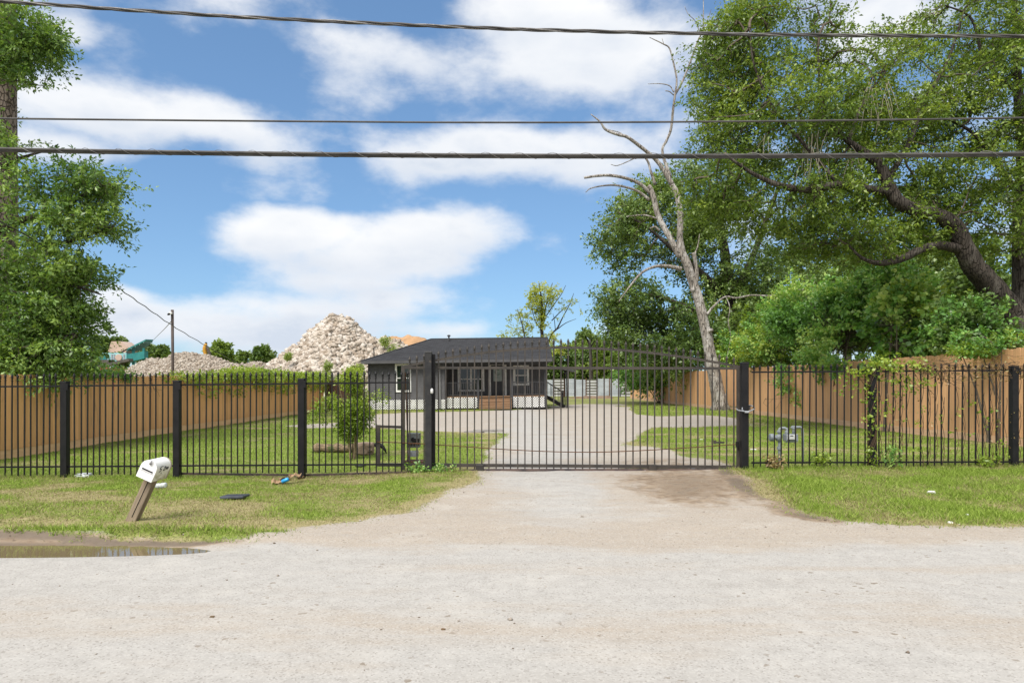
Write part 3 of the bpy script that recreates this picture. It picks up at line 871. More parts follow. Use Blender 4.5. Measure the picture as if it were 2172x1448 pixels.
def wood_fence(name, label, X, y0, y1, height, mat, bmat, side, wid=.14):
    root = empty('wooden_fence', (X, (y0 + y1) / 2, 0), label, 'fence')
    def picket_data(h):
        w, d, c = wid * .985, .018, .022
        mb = MB(); mb.prism([(-w / 2, 0), (w / 2, 0), (w / 2, h - c), (w / 2 - c, h), (-w / 2 + c, h), (-w / 2, h - c)], d, 'x', 0)
        return mb.data('picket', mat)
    datas = [picket_data(height - .2 + dz) for dz in (-.028, 0, .010, -.012, .004)]
    n = int((y1 - y0) / wid); rest = MB()
    for i in range(n):
        y = y0 + (i + .5) * wid
        z = Hs(X - side * .3, y) + .2
        off = random.uniform(0, .006); ti = random.gauss(0, .007)
        if i < 292:
            o = place('picket', datas[random.randrange(5)], root, (X + side * off, y, z), (ti, 0, random.gauss(0, .02)))
        else:
            rest.prism([(y - wid * .475, z), (y + wid * .475, z), (y + wid * .475, z + height - .225), (y + wid * .45, z + height - .2), (y - wid * .45, z + height - .2), (y - wid * .475, z + height - .225)], .018, 'x', X + side * off)
    if rest.v:
        o = rest.build('far_pickets', mat, root); o['kind'] = 'stuff'
    y = y0
    while y < y1 - .1:
        L_ = min(3.6, y1 - y); zc = Hs(X - side * .3, y + L_ / 2)
        mb = MB(); mb.mm((X - side * .004, y, zc - .12), (X + side * .03, y + L_ - .008, zc + .205)); mb.build('rot_board', bmat, root)
        y += L_
    for zr in (.35, height * .55, height - .2):
        mb = MB(); xx = X + side * .05; mb.mm((xx - .015, y0, zr), (xx + .02, y1, zr + .09)); mb.build('rail', mat, root)
    y = y0
    while y < y1:
        mb = MB(); mb.mm((X + side * .07, y - .045, -.2), (X + side * .16, y + .045, height - .1)); mb.build('post', mat, root)
        y += 2.44
    return root
XL, XR = -11.0, 12.2
wood_fence('left', 'tan stained dog-ear wooden fence along the lawn below the rubble pile', XL, 12.4, 39.9, 1.83, M['wood_l'], M['board_l'], -1)
wood_fence('right', 'taller orange stained wooden fence behind the dead tree', XR, 12.6, 70.5, 2.36, M['wood_r'], M['board_r'], 1)
# one slipped picket leaves a dark gap in the right fence: a leaning board behind it
# short return fence beside the house
def back_fence():
    Y = 40.1; root = empty('wooden_fence', (-9.8, Y, 0), 'short dark brown fence closing the gap beside the house', 'fence')
    m_ = wood_mat('dark_brown_fence', (.085, .045, .028), (.06, .032, .02))
    w = .15; me = MB().mm((-w * .48, -.01, 0), (w * .48, .01, 1.75)).data('picket', m_)
    for i in range(15): place('picket', me, root, (-10.93 + i * w, Y, .03))
    for z in (.4, 1.4): MB().mm((-11, Y + .012, z), (-8.7, Y + .05, z + .09)).build('rail', m_, root)
back_fence()

# ------------------------------------------------------------------ corrugated metal fence at the back of the yard
def metal_fence():
    Y = 77.0; root = empty('sheet_metal_fence', (9, Y, 0), 'pale corrugated sheet metal fence at the back of the yard', 'fence')
    m1 = plain('pale_blue_sheet', (.36, .39, .42), (.29, .32, .35), .8, .5, .4, .1)
    m2 = plain('dull_sheet', (.30, .305, .30), (.23, .23, .225), .8, .55, .4, .1)
    x = -1.0; i = 0
    wd = [1.6, 1.35, 1.2, 1.5, 1.25, 1.15, 1.3, 1.25, 1.4, 1.2]
    while x < 15:
        w = wd[i % len(wd)]; ribs = i % 3 == 1
        mb = MB(); n = 12 if ribs else 30; z0, z1 = .12, 2.05 + .06 * math.sin(i * 1.7)
        vs_, fs_ = [], []
        for k in range(n + 1):
            zz = z0 + (z1 - z0) * k / n
            d = (.045 if ribs else .02) * (1 if k % 2 else -1)
            vs_ += [(x, Y + d, zz), (x + w - .03, Y + d + random.uniform(-.012, .012), zz)]
        for k in range(n): fs_.append((2 * k, 2 * k + 1, 2 * k + 3, 2 * k + 2))
        mb.add(vs_, fs_); mb.build('metal_panel', m2 if ribs else m1, root)
        MB().mm((x - .06, Y - .12, -.1), (x + .04, Y - .05, 2.15)).build('post', M['rust'] if i % 2 else M['dark_trim'], root)
        x += w; i += 1
metal_fence()
# ------------------------------------------------------------------ house
def glass_mat(name, col):
    t = NT(name); return t.fin(t.mix(t.ramp(t.noise(t.coord('World'), 1.7, 3), .35, .65), col, tuple(x * 1.8 for x in col)), .04, .6)

def roof_mat():
    t = NT('charcoal_shingles')
    br = t.n('ShaderNodeTexBrick'); br.offset = .5
    br.inputs['Scale'].default_value = 1; br.inputs['Brick Width'].default_value = .3; br.inputs['Row Height'].default_value = .14
    br.inputs['Mortar Size'].default_value = .012
    br.inputs['Color1'].default_value = (.026, .027, .031, 1); br.inputs['Color2'].default_value = (.058, .060, .066, 1); br.inputs['Mortar'].default_value = (.015, .015, .017, 1)
    t.l(t.coord('Object', (1, 1.05, 1)), br.inputs['Vector'])
    nz = t.noise(t.coord('Object', (.25, 1, 1)), 3.0, 6, .7)
    col = t.mix(t.ramp(nz, .3, .7), br.outputs[0], (.042, .043, .048))
    col = t.mix(t.ramp(t.noise(t.coord('Object', (.4, .8, 1)), .55, 4, .6), .5, .75, 0, .5), col, (.072, .073, .079))
    t.bump(t.noise(t.coord('Object'), 30, 4, .7), .3, .01)
    return t.fin(col, .9, .2)

def house():
    hx0 = -8.57
    root = empty('house', (hx0, 41.0, 0), 'single storey charcoal house with porch and white lattice skirt', 'house')
    S, T, Wm = M['siding'], M['dark_trim'], M['white']
    glass = glass_mat('window_glass', (.012, .02, .014))
    YF, YP, YB = 40.9, 41.15, 43.1      # front wall, porch edge, porch back wall
    xr, xp = 2.12, -3.93
    rise = .115
    sid = []
    def boards(x0, x1, y, z0, z1, ax='x', par=root):
        k = 0; z = z0
        while z < z1 - .02:
            h = min(rise, z1 - z)
            mb = MB()
            if ax == 'x':
                mb.add([(x0, y, z + h), (x1, y, z + h), (x1, y - .022, z), (x0, y - .022, z), (x0, y + .01, z), (x1, y + .01, z), (x0, y + .01, z + h), (x1, y + .01, z + h)],
                       [(0, 3, 2, 1), (3, 4, 5, 2), (0, 6, 4, 3), (1, 2, 5, 7), (0, 1, 7, 6)])
            else:   # wall across: x0 is the plane, facing +x when y1 > y0
                ya, yb = x1, y
                s_ = .022 if x0 > 0 or ax == 'p' else -.022
                mb.add([(x0, ya, z + h), (x0, yb, z + h), (x0 + s_, yb, z), (x0 + s_, ya, z), (x0, ya, z), (x0, yb, z)],
                       [(0, 1, 2, 3), (3, 2, 5, 4)])
            mb.build('siding_board', S, par)
            z += rise; k += 1
    # wall bodies
    mb = MB(); mb.mm((hx0 + .01, YF + .012, .5), (xp - .01, 49.2, 2.85)); mb.build('wall_body', T, root)
    mb = MB(); mb.mm((xp - .02, YB + .012, .5), (xr - .05, 49.19, 2.83)); mb.build('wall_body', T, root)
    boards(hx0, xp, YF, .55, 2.80)
    boards(xp, xr - .05, YB, .72, 2.80)
    boards(hx0, 41.0, 49.2, .55, 2.80, 'y')
    boards(xp, YF + .02, YB, .72, 2.80, 'p')
    boards(xr - .05, YB + .02, 49.2, .55, 2.80, 'p')
    mb = MB(); mb.mm((hx0 - .03, YF - .03, .5), (hx0 + .08, YF + .03, 2.82)); mb.build('corner_board', T, root)
    mb = MB(); mb.mm((xp - .10, YF - .03, .5), (xp + .02, YF + .03, 2.82)); mb.build('corner_board', T, root)
    # solid near-black boxes: the shade under the floor put into the colour
    mb = MB(); mb.mm((hx0 + .05, YF + .10, -.15), (xp, 49.1, .52)); mb.build('crawl_shade_box', M['painted_shade'], root)
    mb = MB(); mb.mm((xp + .01, YP + .10, -.15), (xr - .02, 49.0, .60)); mb.build('crawl_shade_box', M['painted_shade'], root)
    # lattice
    def lattice(x0, x1, y, z0, z1, nm='lattice_panel'):
        mb = MB(); s = .098; w = .036
        for sgn, dy in ((1, 0), (-1, -.006)):
            c = -4.0
            span = (x1 - x0) + (z1 - z0)
            k = 0
            while k * s * 1.414 < span:
                o = k * s * 1.414
                # line x = x0 + o - t (sgn 1) rising
                if sgn == 1:
                    pts = [(x0 + o - t_, z0 + t_) for t_ in (0, z1 - z0)]
                else:
                    pts = [(x0 + o - t_, z1 - t_) for t_ in (0, z1 - z0)]
                (ax, az_), (bx, bz) = pts
                def clip(ax, az_, bx, bz):
                    if ax > x1: f = (x1 - bx) / (ax - bx); az_ = bz + (az_ - bz) * f; ax = x1
                    if bx < x0: f = (x0 - ax) / (bx - ax); bz = az_ + (bz - az_) * f; bx = x0
                    return ax, az_, bx, bz
                if bx < x1 and ax > x0:
                    ax, az_, bx, bz = clip(ax, az_, bx, bz)
                    if abs(ax - bx) > .02:
                        mb.bar((ax, y + dy, az_), (bx, y + dy, bz), .006, w)
                k += 1
        return mb.build(nm, M['lattice'], root)
    lattice(hx0 + .02, xp - .05, YF - .035, .0, .56)
    lattice(xp, -1.98, YP - .05, .02, .66)
    lattice(.04, xr - .02, YP - .05, .02, .66)
    # porch deck
    mb = MB(); mb.mm((xp + .01, YP - .04, .665), (xr, YB + .005, .715)); mb.build('porch_deck', M['deck'], root)
    # steps
    for i in range(4):
        z = .60 - i * .155
        mb = MB(); mb.mm((-1.95, YP - .32 - i * .27, z - .04), (.0, YP - .05 - i * .27, z)); mb.build('step_tread', M['deck'], root)
        mb = MB(); mb.mm((-1.93, YP - .30 - i * .27, z - .15), (-.02, YP - .275 - i * .27, z - .042)); mb.build('step_riser', M['deck'], root)
    # porch posts
    for x in (-2.02, .02, xr - .10):
        mb = MB(); mb.mm((x - .06, YP - .08, .0), (x + .06, YP + .04, 2.74)); mb.build('porch_post', T, root)
    mb = MB(); mb.mm((-4.36, YF - .11, .02), (-4.25, YF - .03, 2.70)); mb.build('downspout', plain('grey_downspout', (.16, .16, .165), (.13, .13, .135), 3, .5), root)
    mb = MB(); mb.mm((xp, YP - .06, 2.60), (xr, YP + .04, 2.78)); mb.build('porch_beam', T, root)
    # railings
    bal = MB().mm((-.014, -.014, 0), (.014, .014, .72)).data('baluster', T)
    for (a, b) in ((xp + .05, -2.10), (.1, xr - .2)):
        mb = MB(); mb.mm((a, YP - .04, 1.52), (b, YP + .02, 1.57)); mb.build('hand_rail', T, root)
        mb = MB(); mb.mm((a, YP - .03, .78), (b, YP + .01, .82)); mb.build('foot_rail', T, root)
        x = a + .05
        while x < b:
            place('baluster', bal, root, (x, YP - .01, .81)); x += .115
    # windows: trim frame, panes and sash rail as sub-parts
    def window(x0, x1, z0, z1, y, cols=1, t_=.12):
        mb = MB()
        mb.mm((x0, y - .05, z0), (x0 + t_, y - .001, z1)); mb.mm((x1 - t_, y - .05, z0), (x1, y - .001, z1))
        mb.mm((x0 + t_, y - .047, z0), (x1 - t_, y - .001, z0 + t_ * .9)); mb.mm((x0 + t_, y - .047, z1 - t_ * .9), (x1 - t_, y - .001, z1))
        w_ = mb.build('window', Wm, root)
        xs = np.linspace(x0 + t_, x1 - t_, cols + 1)
        for i in range(cols):
            a, b = xs[i], xs[i + 1]
            zm = (z0 + z1) / 2
            for (za, zb) in ((z0 + t_ * .9, zm), (zm, z1 - t_ * .9)):
                m_ = MB(); m_.mm((a + .01, y - .030, za + .01), (b - .01, y - .024, zb - .01)); m_.build('pane', glass, w_)
            m_ = MB(); m_.mm((a, y - .043, zm - .03), (b, y - .002, zm + .03)); m_.build('sash_rail', Wm, w_)
            if i:
                m_ = MB(); m_.mm((a - .06, y - .049, z0 + t_), (a + .06, y - .003, z1 - t_)); m_.build('mullion', Wm, w_)
        return w_
    window(-6.97, -6.02, 1.03, 2.72, YF - .02)
    window(-3.40, -1.72, 1.0, 2.55, YB - .02, 2)
    window(.10, 1.10, 1.33, 2.60, YB - .02, 1, .14)
    # front door
    mb = MB(); mb.mm((-1.30, YB - .06, .73), (-.46, YB - .02, 2.62))
    for (a, b, c, d) in ((-1.2, -.92, .85, 1.5), (-.84, -.56, .85, 1.5)):
        mb.mm((a, YB - .072, c), (b, YB - .058, d))
    dr = mb.build('door', plain('black_door', (.018, .018, .022), (.025, .025, .03), 3, .4, .4), root)
    mb = MB(); mb.mm((-1.14, YB - .075, 1.62), (-.62, YB - .057, 2.5)); mb.build('door_light', plain('frosted_light', (.30, .34, .31), (.2, .25, .22), 6, .25, .5), dr)
    mb = MB()
    a = [Vector((-.88 + .15 * math.cos(q), YB - .095, 2.18 + .17 * math.sin(q))) for q in np.linspace(.9, 5.6, 14)]
    mb.tube(a, .028, 6, wob=.3); mb.build('wreath', plain('wreath_green', (.05, .10, .05), (.1, .15, .09), 12, .8), dr)
    mb = MB(); mb.lathe([(.01, 0), (.03, .02), (.02, .05)], (-.53, YB - .06, 1.55), 8, Matrix.Rotation(R(90), 3, 'X')); mb.build('door_knob', M['galv'], dr)
    mb = MB()
    mb.mm((-1.44, YB - .065, .72), (-1.31, YB - .01, 2.72)); mb.mm((-.45, YB - .065, .72), (-.32, YB - .01, 2.72)); mb.mm((-1.31, YB - .063, 2.63), (-.45, YB - .01, 2.72))
    mb.build('door_trim', Wm, root)
    # roof: laid in courses so that every course has a lip
    E = 40.28; EB = 49.8; RY = 45.0; ze, zr = 2.90, 4.46
    ex0, ex1, rx0 = -8.86, 2.42, -5.25
    rm = roof_mat()
    mb = MB(); n = 34
    def row(t_): return ex0 + (rx0 - ex0) * t_, E + (RY - E) * t_, ze + (zr - ze) * t_
    for i in range(n):
        a, b = i / n, (i + 1) / n
        xa, ya, za = row(a); xb, yb, zb = row(b)
        lip = .016
        mb.add([(xa, ya, za + lip), (ex1, ya, za + lip), (ex1, yb, zb), (xb, yb, zb), (xa, ya, za - .012), (ex1, ya, za - .012)], [(0, 1, 2, 3), (4, 5, 1, 0)])
    rf = mb.build('roof', rm, root)
    mb = MB()
    for i in range(n):
        a, b = i / n, (i + 1) / n
        xa, ya, za = row(a); xb, yb, zb = row(b)
        ma = EB - (EB - RY) * a; mbk = EB - (EB - RY) * b
        mb.add([(xa, ma, za + .016), (xa, ya, za + .016), (xb, yb, zb), (xb, mbk, zb), (xa, ma, za - .012), (xa, ya, za - .012)], [(0, 1, 2, 3), (4, 5, 1, 0)])
    mb.add([(ex0, EB, ze), (rx0, RY, zr), (ex1, RY, zr), (ex1, EB, ze)], [(0, 1, 2, 3)])
    mb.build('roof_slope', rm, rf)
    mb = MB(); mb.bar((rx0, RY, zr + .01), (ex1, RY, zr + .01), .16, .04); mb.bar((ex0, E, ze + .02), (rx0, RY, zr + .02), .13, .03); mb.build('ridge_cap', rm, rf)
    mb = MB(); mb.mm((ex0, E - .012, ze - .165), (ex1, E + .02, ze - .004)); mb.mm((ex0 - .012, E + .02, ze - .165), (ex0 + .02, EB, ze - .004))
    mb.build('fascia', plain('grey_fascia', (.085, .085, .09), (.07, .07, .075), 3, .55), root)
    mb = MB(); mb.mm((ex0 + .02, E + .02, ze - .16), (ex1 - .02, YP + 2.0, ze - .12)); mb.build('soffit', T, root)
    mb = MB()
    mb.add([(ex1 - .02, E, ze - .16), (ex1 - .02, E, ze - .01), (ex1 - .02, RY, zr - .02), (ex1 - .02, RY, zr - .18), (ex1 + .01, E, ze - .16), (ex1 + .01, E, ze - .01), (ex1 + .01, RY, zr - .02), (ex1 + .01, RY, zr - .18)],
           [(0, 1, 2, 3), (4, 7, 6, 5), (0, 4, 5, 1), (3, 2, 6, 7), (0, 3, 7, 4)])
    mb.add([(xr - .06, E + .6, ze - .14), (xr - .06, EB - .6, ze - .14), (xr - .06, RY, zr - .05)], [(0, 1, 2)])
    mb.build('gable_trim', T, root)
    mb = MB(); c = Vector((-4.05, 44.4, 4.28)); mb.lathe([(.05, 0), (.05, .28), (.11, .30), (.11, .36), (.03, .40)], c, 10); mb.build('roof_vent', T, rf)
    mb = MB(); c = Vector((-8.45, 42.0, 3.0)); mb.tube([c, c + Vector((0, 0, .75)), c + Vector((.08, 0, .78)), c + Vector((.08, 0, .70))], .035, 8); mb.build('vent_pipe', M['iron'], rf)
    # side stairs with handrail, and the small awning over them
    ys = 44.2
    for i in range(5):
        mb = MB(); x = 2.2 + i * .22; z = .62 - i * .13; mb.mm((x, ys - .5, z - .04), (x + .25, ys + .5, z)); mb.build('side_step', M['dark_trim'], root)
    for yy in (ys - .5, ys + .5):
        mb = MB()
        mb.bar((2.15, yy, .62), (3.35, yy, -.08), .05, .22)
        mb.bar((2.15, yy, 1.62), (3.2, yy, .93), .05, .04); mb.bar((3.2, yy, .95), (3.34, yy, .93), .05, .04)
        for q in range(5): x = 2.3 + q * .24; mb.bar((x, yy, .55 - q * .13), (x, yy, 1.52 - q * .16), .025)
        mb.bar((3.3, yy, -.1), (3.3, yy, .95), .045)
        mb.build('stair_rail', M['iron'], root)
    mb = MB(); mb.add([(2.05, ys - .9, 2.62), (4.0, ys - .9, 2.26), (4.0, ys + .9, 2.26), (2.05, ys + .9, 2.62), (2.05, ys - .9, 2.56), (4.0, ys - .9, 2.15), (4.0, ys + .9, 2.15), (2.05, ys + .9, 2.56)],
                      [(0, 1, 2, 3), (4, 7, 6, 5), (0, 4, 5, 1), (1, 5, 6, 2), (2, 6, 7, 3), (0, 3, 7, 4)])
    mb.build('awning', M['dark_trim'], root)
    for yy in (ys - .8, ys + .8):
        mb = MB(); mb.bar((3.5, yy, -.2), (3.5, yy, 2.3), .075); mb.bar((3.5, yy, 1.95), (3.2, yy, 2.4), .05); mb.build('awning_post', M['iron'], root)
    root.rotation_euler = (0, -.0125, 0)
house()

# ------------------------------------------------------------------ mailbox on its leaning post
def mailbox():
    bx, by = GX(281, 7.62), 7.62
    zb = Hs(bx, by)
    root = empty('mailbox', (bx, by, zb), 'dented white mailbox on a leaning grey wooden post', 'mailbox')
    O = Vector((bx, by, zb))
    t = NT('grey_weathered_post')
    g = t.noise(t.coord('Object', (14, 14, .9)), 2.0, 8, .7, 1.0)
    col = t.mix(t.ramp(g, .3, .7), (.32, .255, .185), (.17, .135, .10)); t.bump(g, .6, .015)
    pm = t.fin(col, .9, .15)
    h = .535; w = .055
    mb = MB(); mb.mm(O + Vector((-w, -.05, -.25)), O + Vector((w, .05, h))); mb.build('post', pm, root, bevel=.008)
    mb = MB(); mb.mm(O + Vector((-.004, -.053, .05)), O + Vector((.004, -.046, h - .02))); mb.build('split', M['painted_shade'], root)  # raised near-black strip, the shade inside a crack painted on
    t = NT('mailbox_white')
    nz = t.noise(t.coord('World', (22, 3, 2)), 3, 6, .65)
    zc = t.n('ShaderNodeSeparateXYZ'); t.l(t.coord('Object'), zc.inputs[0])
    low = t.ramp(zc.outputs[2], h + .02, h + .16, 1, 0)
    col = t.mix(t.math('MULTIPLY', low, t.ramp(nz, .32, .62)), (.78, .78, .76), (.34, .33, .22))
    bm_ = t.fin(col, .4, .4)
    W, Hh, z0 = .088, .218, h
    prof = [(-W, z0), (W, z0), (W, z0 + Hh - W)] + [(W * math.cos(a), z0 + Hh - W + W * math.sin(a)) for a in np.linspace(0, math.pi, 15)[1:-1]] + [(-W, z0 + Hh - W)]
    mb = MB(); mb.prism([(O.x + .0 + a, O.z + b) for a, b in prof], .29, 'y', O.y - .16)
    bo = mb.build('box', bm_, root)
    mb = MB(); mb.prism([(O.x + a * 1.035, O.z + z0 + (b - z0) * 1.015 - .002) for a, b in prof], .022, 'y', O.y + .128); mb.build('back_rim', plain('rim_tan', (.42, .36, .27), (.3, .25, .19), 8), bo)
    wm = plain('door_white', (.80, .80, .79), (.74, .74, .73), 3, .4, .4)
    mb = MB(); mb.prism([(O.x + a * 1.03, O.z + z0 + (b - z0) * 1.012 - .001) for a, b in prof], .02, 'y', O.y - .184); dr = mb.build('door', wm, root)
    yf = O.y - .186
    mb = MB(); mb.mm((O.x - .062, yf - .003, O.z + z0 + .098), (O.x + .062, yf + .002, O.z + z0 + .112)); mb.build('slot', M['iron'], dr)
    mb = MB()
    for k in range(9):
        x = O.x - .075 + k * .017; mb.mm((x, yf - .0015, O.z + z0 + .080 + random.uniform(-.003, .003)), (x + .013, yf + .001, O.z + z0 + .090))
    mb.build('embossed_print', plain('worn_print', (.38, .38, .39), (.6, .6, .6), 30), dr)
    mb = MB(); mb.tube([(O.x + .004, yf - .004, O.z + z0 + .182), (O.x + .006, yf - .018, O.z + z0 + .2), (O.x + .008, yf - .012, O.z + z0 + .228)], [.014, .012, .005], 8); mb.build('pull_tab', plain('pull_grey', (.22, .22, .23), (.3, .3, .31), 6, .5), dr)
    # hand-painted house number, much worn, on the near side
    xs_ = O.x + W + .0015; mb = MB()
    strokes = [[(-.02, .20), (-.06, .195), (-.062, .168), (-.03, .165), (-.025, .14), (-.06, .135)],
               [(.02, .185), (.045, .19), (.05, .172), (.02, .145), (.055, .143)],
               [(.075, .18), (.075, .142)], [(.095, .175), (.12, .172), (.115, .15), (.095, .15), (.095, .175)], [(.0, .12), (.005, .105)]]
    for s_ in strokes:
        q = [(xs_, O.y - .045 + a * 1.0, O.z + z0 + b - .02) for a, b in s_]
        for a, b in zip(q[:-1], q[1:]): mb.bar(a, b, .003, .009)
    mb.build('house_number', M['iron'], bo)
    root.rotation_euler = (0, R(24.5), 0)
mailbox()

# ------------------------------------------------------------------ gas meter behind the right-hand fence
def gas_meter():
    Y = 12.75; g = plain('gas_grey', (.27, .30, .32), (.19, .215, .235), 7, .5, .4, wear=(.3, .27, .22))
    c = P(1655, 975, Y); root = empty('gas_meter', (c.x, Y, Hs(c.x, Y)), 'grey gas meter with bent pipes behind the iron fence', 'gas meter')
    zb = Hs(c.x, Y) - .1
    mb = MB(); r_ = .026
    mb.tube([Vector((GX(1653.5, Y), Y, zb)), P(1653, 950, Y), P(1653, 930, Y), P(1652.5, 914, Y), P(1654, 909.5, Y), P(1658, 907.5, Y), P(1664, 907.5, Y), P(1668, 909, Y), P(1669, 912, Y), P(1669, 922, Y)], r_, 10)
    mb.build('inlet_pipe', g, root, True)
    mb = MB()
    mb.lathe([(.03, -.03), (.045, -.025), (.045, .025), (.03, .03)], P(1653, 950, Y), 8); mb.lathe([(.03, -.025), (.042, -.02), (.042, .02), (.03, .025)], P(1669, 916, Y), 8)
    mb.lathe([(.03, -.02), (.04, -.016), (.04, .016), (.03, .02)], P(1652, 915, Y), 8)
    mb.build('union_nut', g, root)
    ry = Matrix.Rotation(R(90), 3, 'Y')
    mb = MB(); d = P(1638, 927.5, Y); mb.lathe([(.05, -.05), (.07, -.045), (.072, .015), (.04, .03), (.03, .09), (.045, .11)], d, 14, ry)
    mb.lathe([(.05, -.06), (.055, 0), (.055, .05), (.03, .06)], P(1651.5, 928, Y), 10); mb.build('regulator', g, root, True)
    mb = MB(); a = P(1664, 920, Y); b = P(1690, 935, Y); mb.mm((a.x, Y - .08, b.z), (b.x, Y + .1, a.z)); mb.build('meter_body', g, root, bevel=.015)
    a = P(1670, 921.5, Y - .09); b = P(1687, 931.5, Y - .09)
    mb = MB(); mb.mm((a.x, Y - .11, b.z), (b.x, Y - .078, a.z)); f = mb.build('index_plate', plain('index_white', (.62, .63, .62), (.54, .55, .54), 5, .4), root, bevel=.005)
    a = P(1676.5, 923.2, Y - .12); b = P(1683, 924.8, Y - .12); mb = MB(); mb.mm((a.x, Y - .114, b.z), (b.x, Y - .108, a.z)); mb.build('dial_window', M['iron'], f)
    mb = MB(); mb.mm((GX(1664, Y), Y - .084, GZ(936.5, Y)), (GX(1689, Y), Y + .08, GZ(934.5, Y) - .022)); mb.build('body_foot', g, root, bevel=.006)
    mb = MB(); mb.tube([P(1683, 922, Y), P(1683, 910, Y), P(1684, 906, Y), P(1690, 905.5, Y), P(1697, 905.5, Y), P(1700.5, 906.5, Y), P(1702, 910, Y), P(1702.5, 925, Y), Vector((GX(1703, Y), Y, zb))], .023, 10); mb.build('outlet_pipe', g, root, True)
    mb = MB(); mb.tube([P(1677, 906.5, Y), P(1683, 906, Y)], [.014, .028], 8); mb.lathe([(.028, -.03), (.04, -.025), (.04, .025), (.028, .03)], P(1683, 906, Y), 8); mb.build('valve_tee', g, root)
    rd = MB(); rd.box(P(1657, 955, Y - .03), (.02, .02, .025)); rd.build('seal_tag', plain('red_tag', (.4, .08, .05), (.3, .06, .04), 4), root)
gas_meter()

# ------------------------------------------------------------------ overhead cables along the road
def cables():
    def row(pts, Y):
        return [P(a, b, Y) for a, b in spline(pts, 16)]
    # twisted service cable: three strands
    base = row([(-900, -70), (-300, -18), (0, 3), (300, 23.5), (600, 41), (1086, 62), (1500, 72), (1800, 75.5), (2172, 77), (2600, 75), (3100, 66)], 9.0)
    root = empty('twisted_cable', base[len(base) // 2], 'topmost overhead cable, loosely twisted from three strands', 'cable')
    dense = []
    for a, b in zip(base[:-1], base[1:]):
        n = max(2, int((b - a).length / .07))
        for k in range(n): dense.append(a.lerp(b, k / n))
    s = 0; L_ = [0]
    for a, b in zip(dense[:-1], dense[1:]): s += (b - a).length; L_.append(s)
    for j in range(3):
        mb = MB(); pts = []
        for p, l_ in zip(dense, L_):
            ph = 2 * math.pi * (l_ / 1.35 + j / 3) + .5 * math.sin(l_ * 1.1)
            pts.append(p + Vector((0, math.cos(ph), math.sin(ph))) * .0135)
        mb.tube(pts, .0125 if j else .010, 6); mb.build('strand', M['wire_lt'] if j == 0 else M['wire'], root, True)
    base = row([(-900, 240), (-300, 247.5), (0, 251.5), (500, 256.5), (1000, 260), (1400, 259), (1800, 255.5), (2172, 250), (2600, 242), (3100, 232)], 9.3)
    mb = MB(); mb.tube(base, .0135, 8); o = mb.build('thin_cable', M['wire'], None, True); tag(o, 'thin single overhead cable, middle of the three', 'cable')
    base = row([(-900, 290), (-300, 308), (0, 317), (300, 322.5), (700, 327.5), (1086, 330.5), (1500, 331), (1850, 329.5), (2172, 326.5), (2600, 320), (3100, 310)], 8.6)
    root = empty('bundled_cable', base[len(base) // 2], 'thick lashed overhead cable bundle, lowest of the three', 'cable')
    for dz, dy, r_ in ((.006, -.012, .018), (-.010, .010, .022), (.022, .012, .010)):
        mb = MB(); mb.tube([p + Vector((0, dy, dz)) for p in base], r_, 8); mb.build('cable_core', M['wire'], root, True)
    dense = []
    for a, b in zip(base[:-1], base[1:]):
        n = max(2, int((b - a).length / .04))
        for k in range(n): dense.append(a.lerp(b, k / n))
    s = 0; pts = []
    for i, p in enumerate(dense):
        if i: s += (p - dense[i - 1]).length
        ph = 2 * math.pi * s / .42; pts.append(p + Vector((0, math.cos(ph) * .038, math.sin(ph) * .038 + .002)))
    mb = MB(); mb.tube(pts, .0028, 4); mb.build('lashing', M['wire_lt'], root)
cables()
# ------------------------------------------------------------------ things on the verge and in the yard
def rock_verts(n_sub=1, flat=.7, jag=.35, seed=0):
    r_ = random.Random(seed)
    ph = (1 + 5 ** .5) / 2
    v = [Vector(p).normalized() for p in [(-1, ph, 0), (1, ph, 0), (-1, -ph, 0), (1, -ph, 0), (0, -1, ph), (0, 1, ph), (0, -1, -ph), (0, 1, -ph), (ph, 0, -1), (ph, 0, 1), (-ph, 0, -1), (-ph, 0, 1)]]
    f = [(0, 11, 5), (0, 5, 1), (0, 1, 7), (0, 7, 10), (0, 10, 11), (1, 5, 9), (5, 11, 4), (11, 10, 2), (10, 7, 6), (7, 1, 8), (3, 9, 4), (3, 4, 2), (3, 2, 6), (3, 6, 8), (3, 8, 9), (4, 9, 5), (2, 4, 11), (6, 2, 10), (8, 6, 7), (9, 8, 1)]
    for _ in range(n_sub):
        c = {}; nf = []
        def mid(a, b):
            k = (min(a, b), max(a, b))
            if k not in c: v.append((v[a] + v[b]).normalized()); c[k] = len(v) - 1
            return c[k]
        for a, b, d in f:
            x, y, z = mid(a, b), mid(b, d), mid(d, a); nf += [(a, x, z), (b, y, x), (d, z, y), (x, y, z)]
        f = nf
    out = []
    for p in v:
        s = 1 + r_.uniform(-jag, jag)
        q = Vector((p.x * s, p.y * s, p.z * s * flat))
        q.x = max(-.8, min(.8, q.x)); q.y = max(-.8, min(.8, q.y)); q.z = max(-.75 * flat, min(.75 * flat, q.z))
        out.append(q)
    return out, f

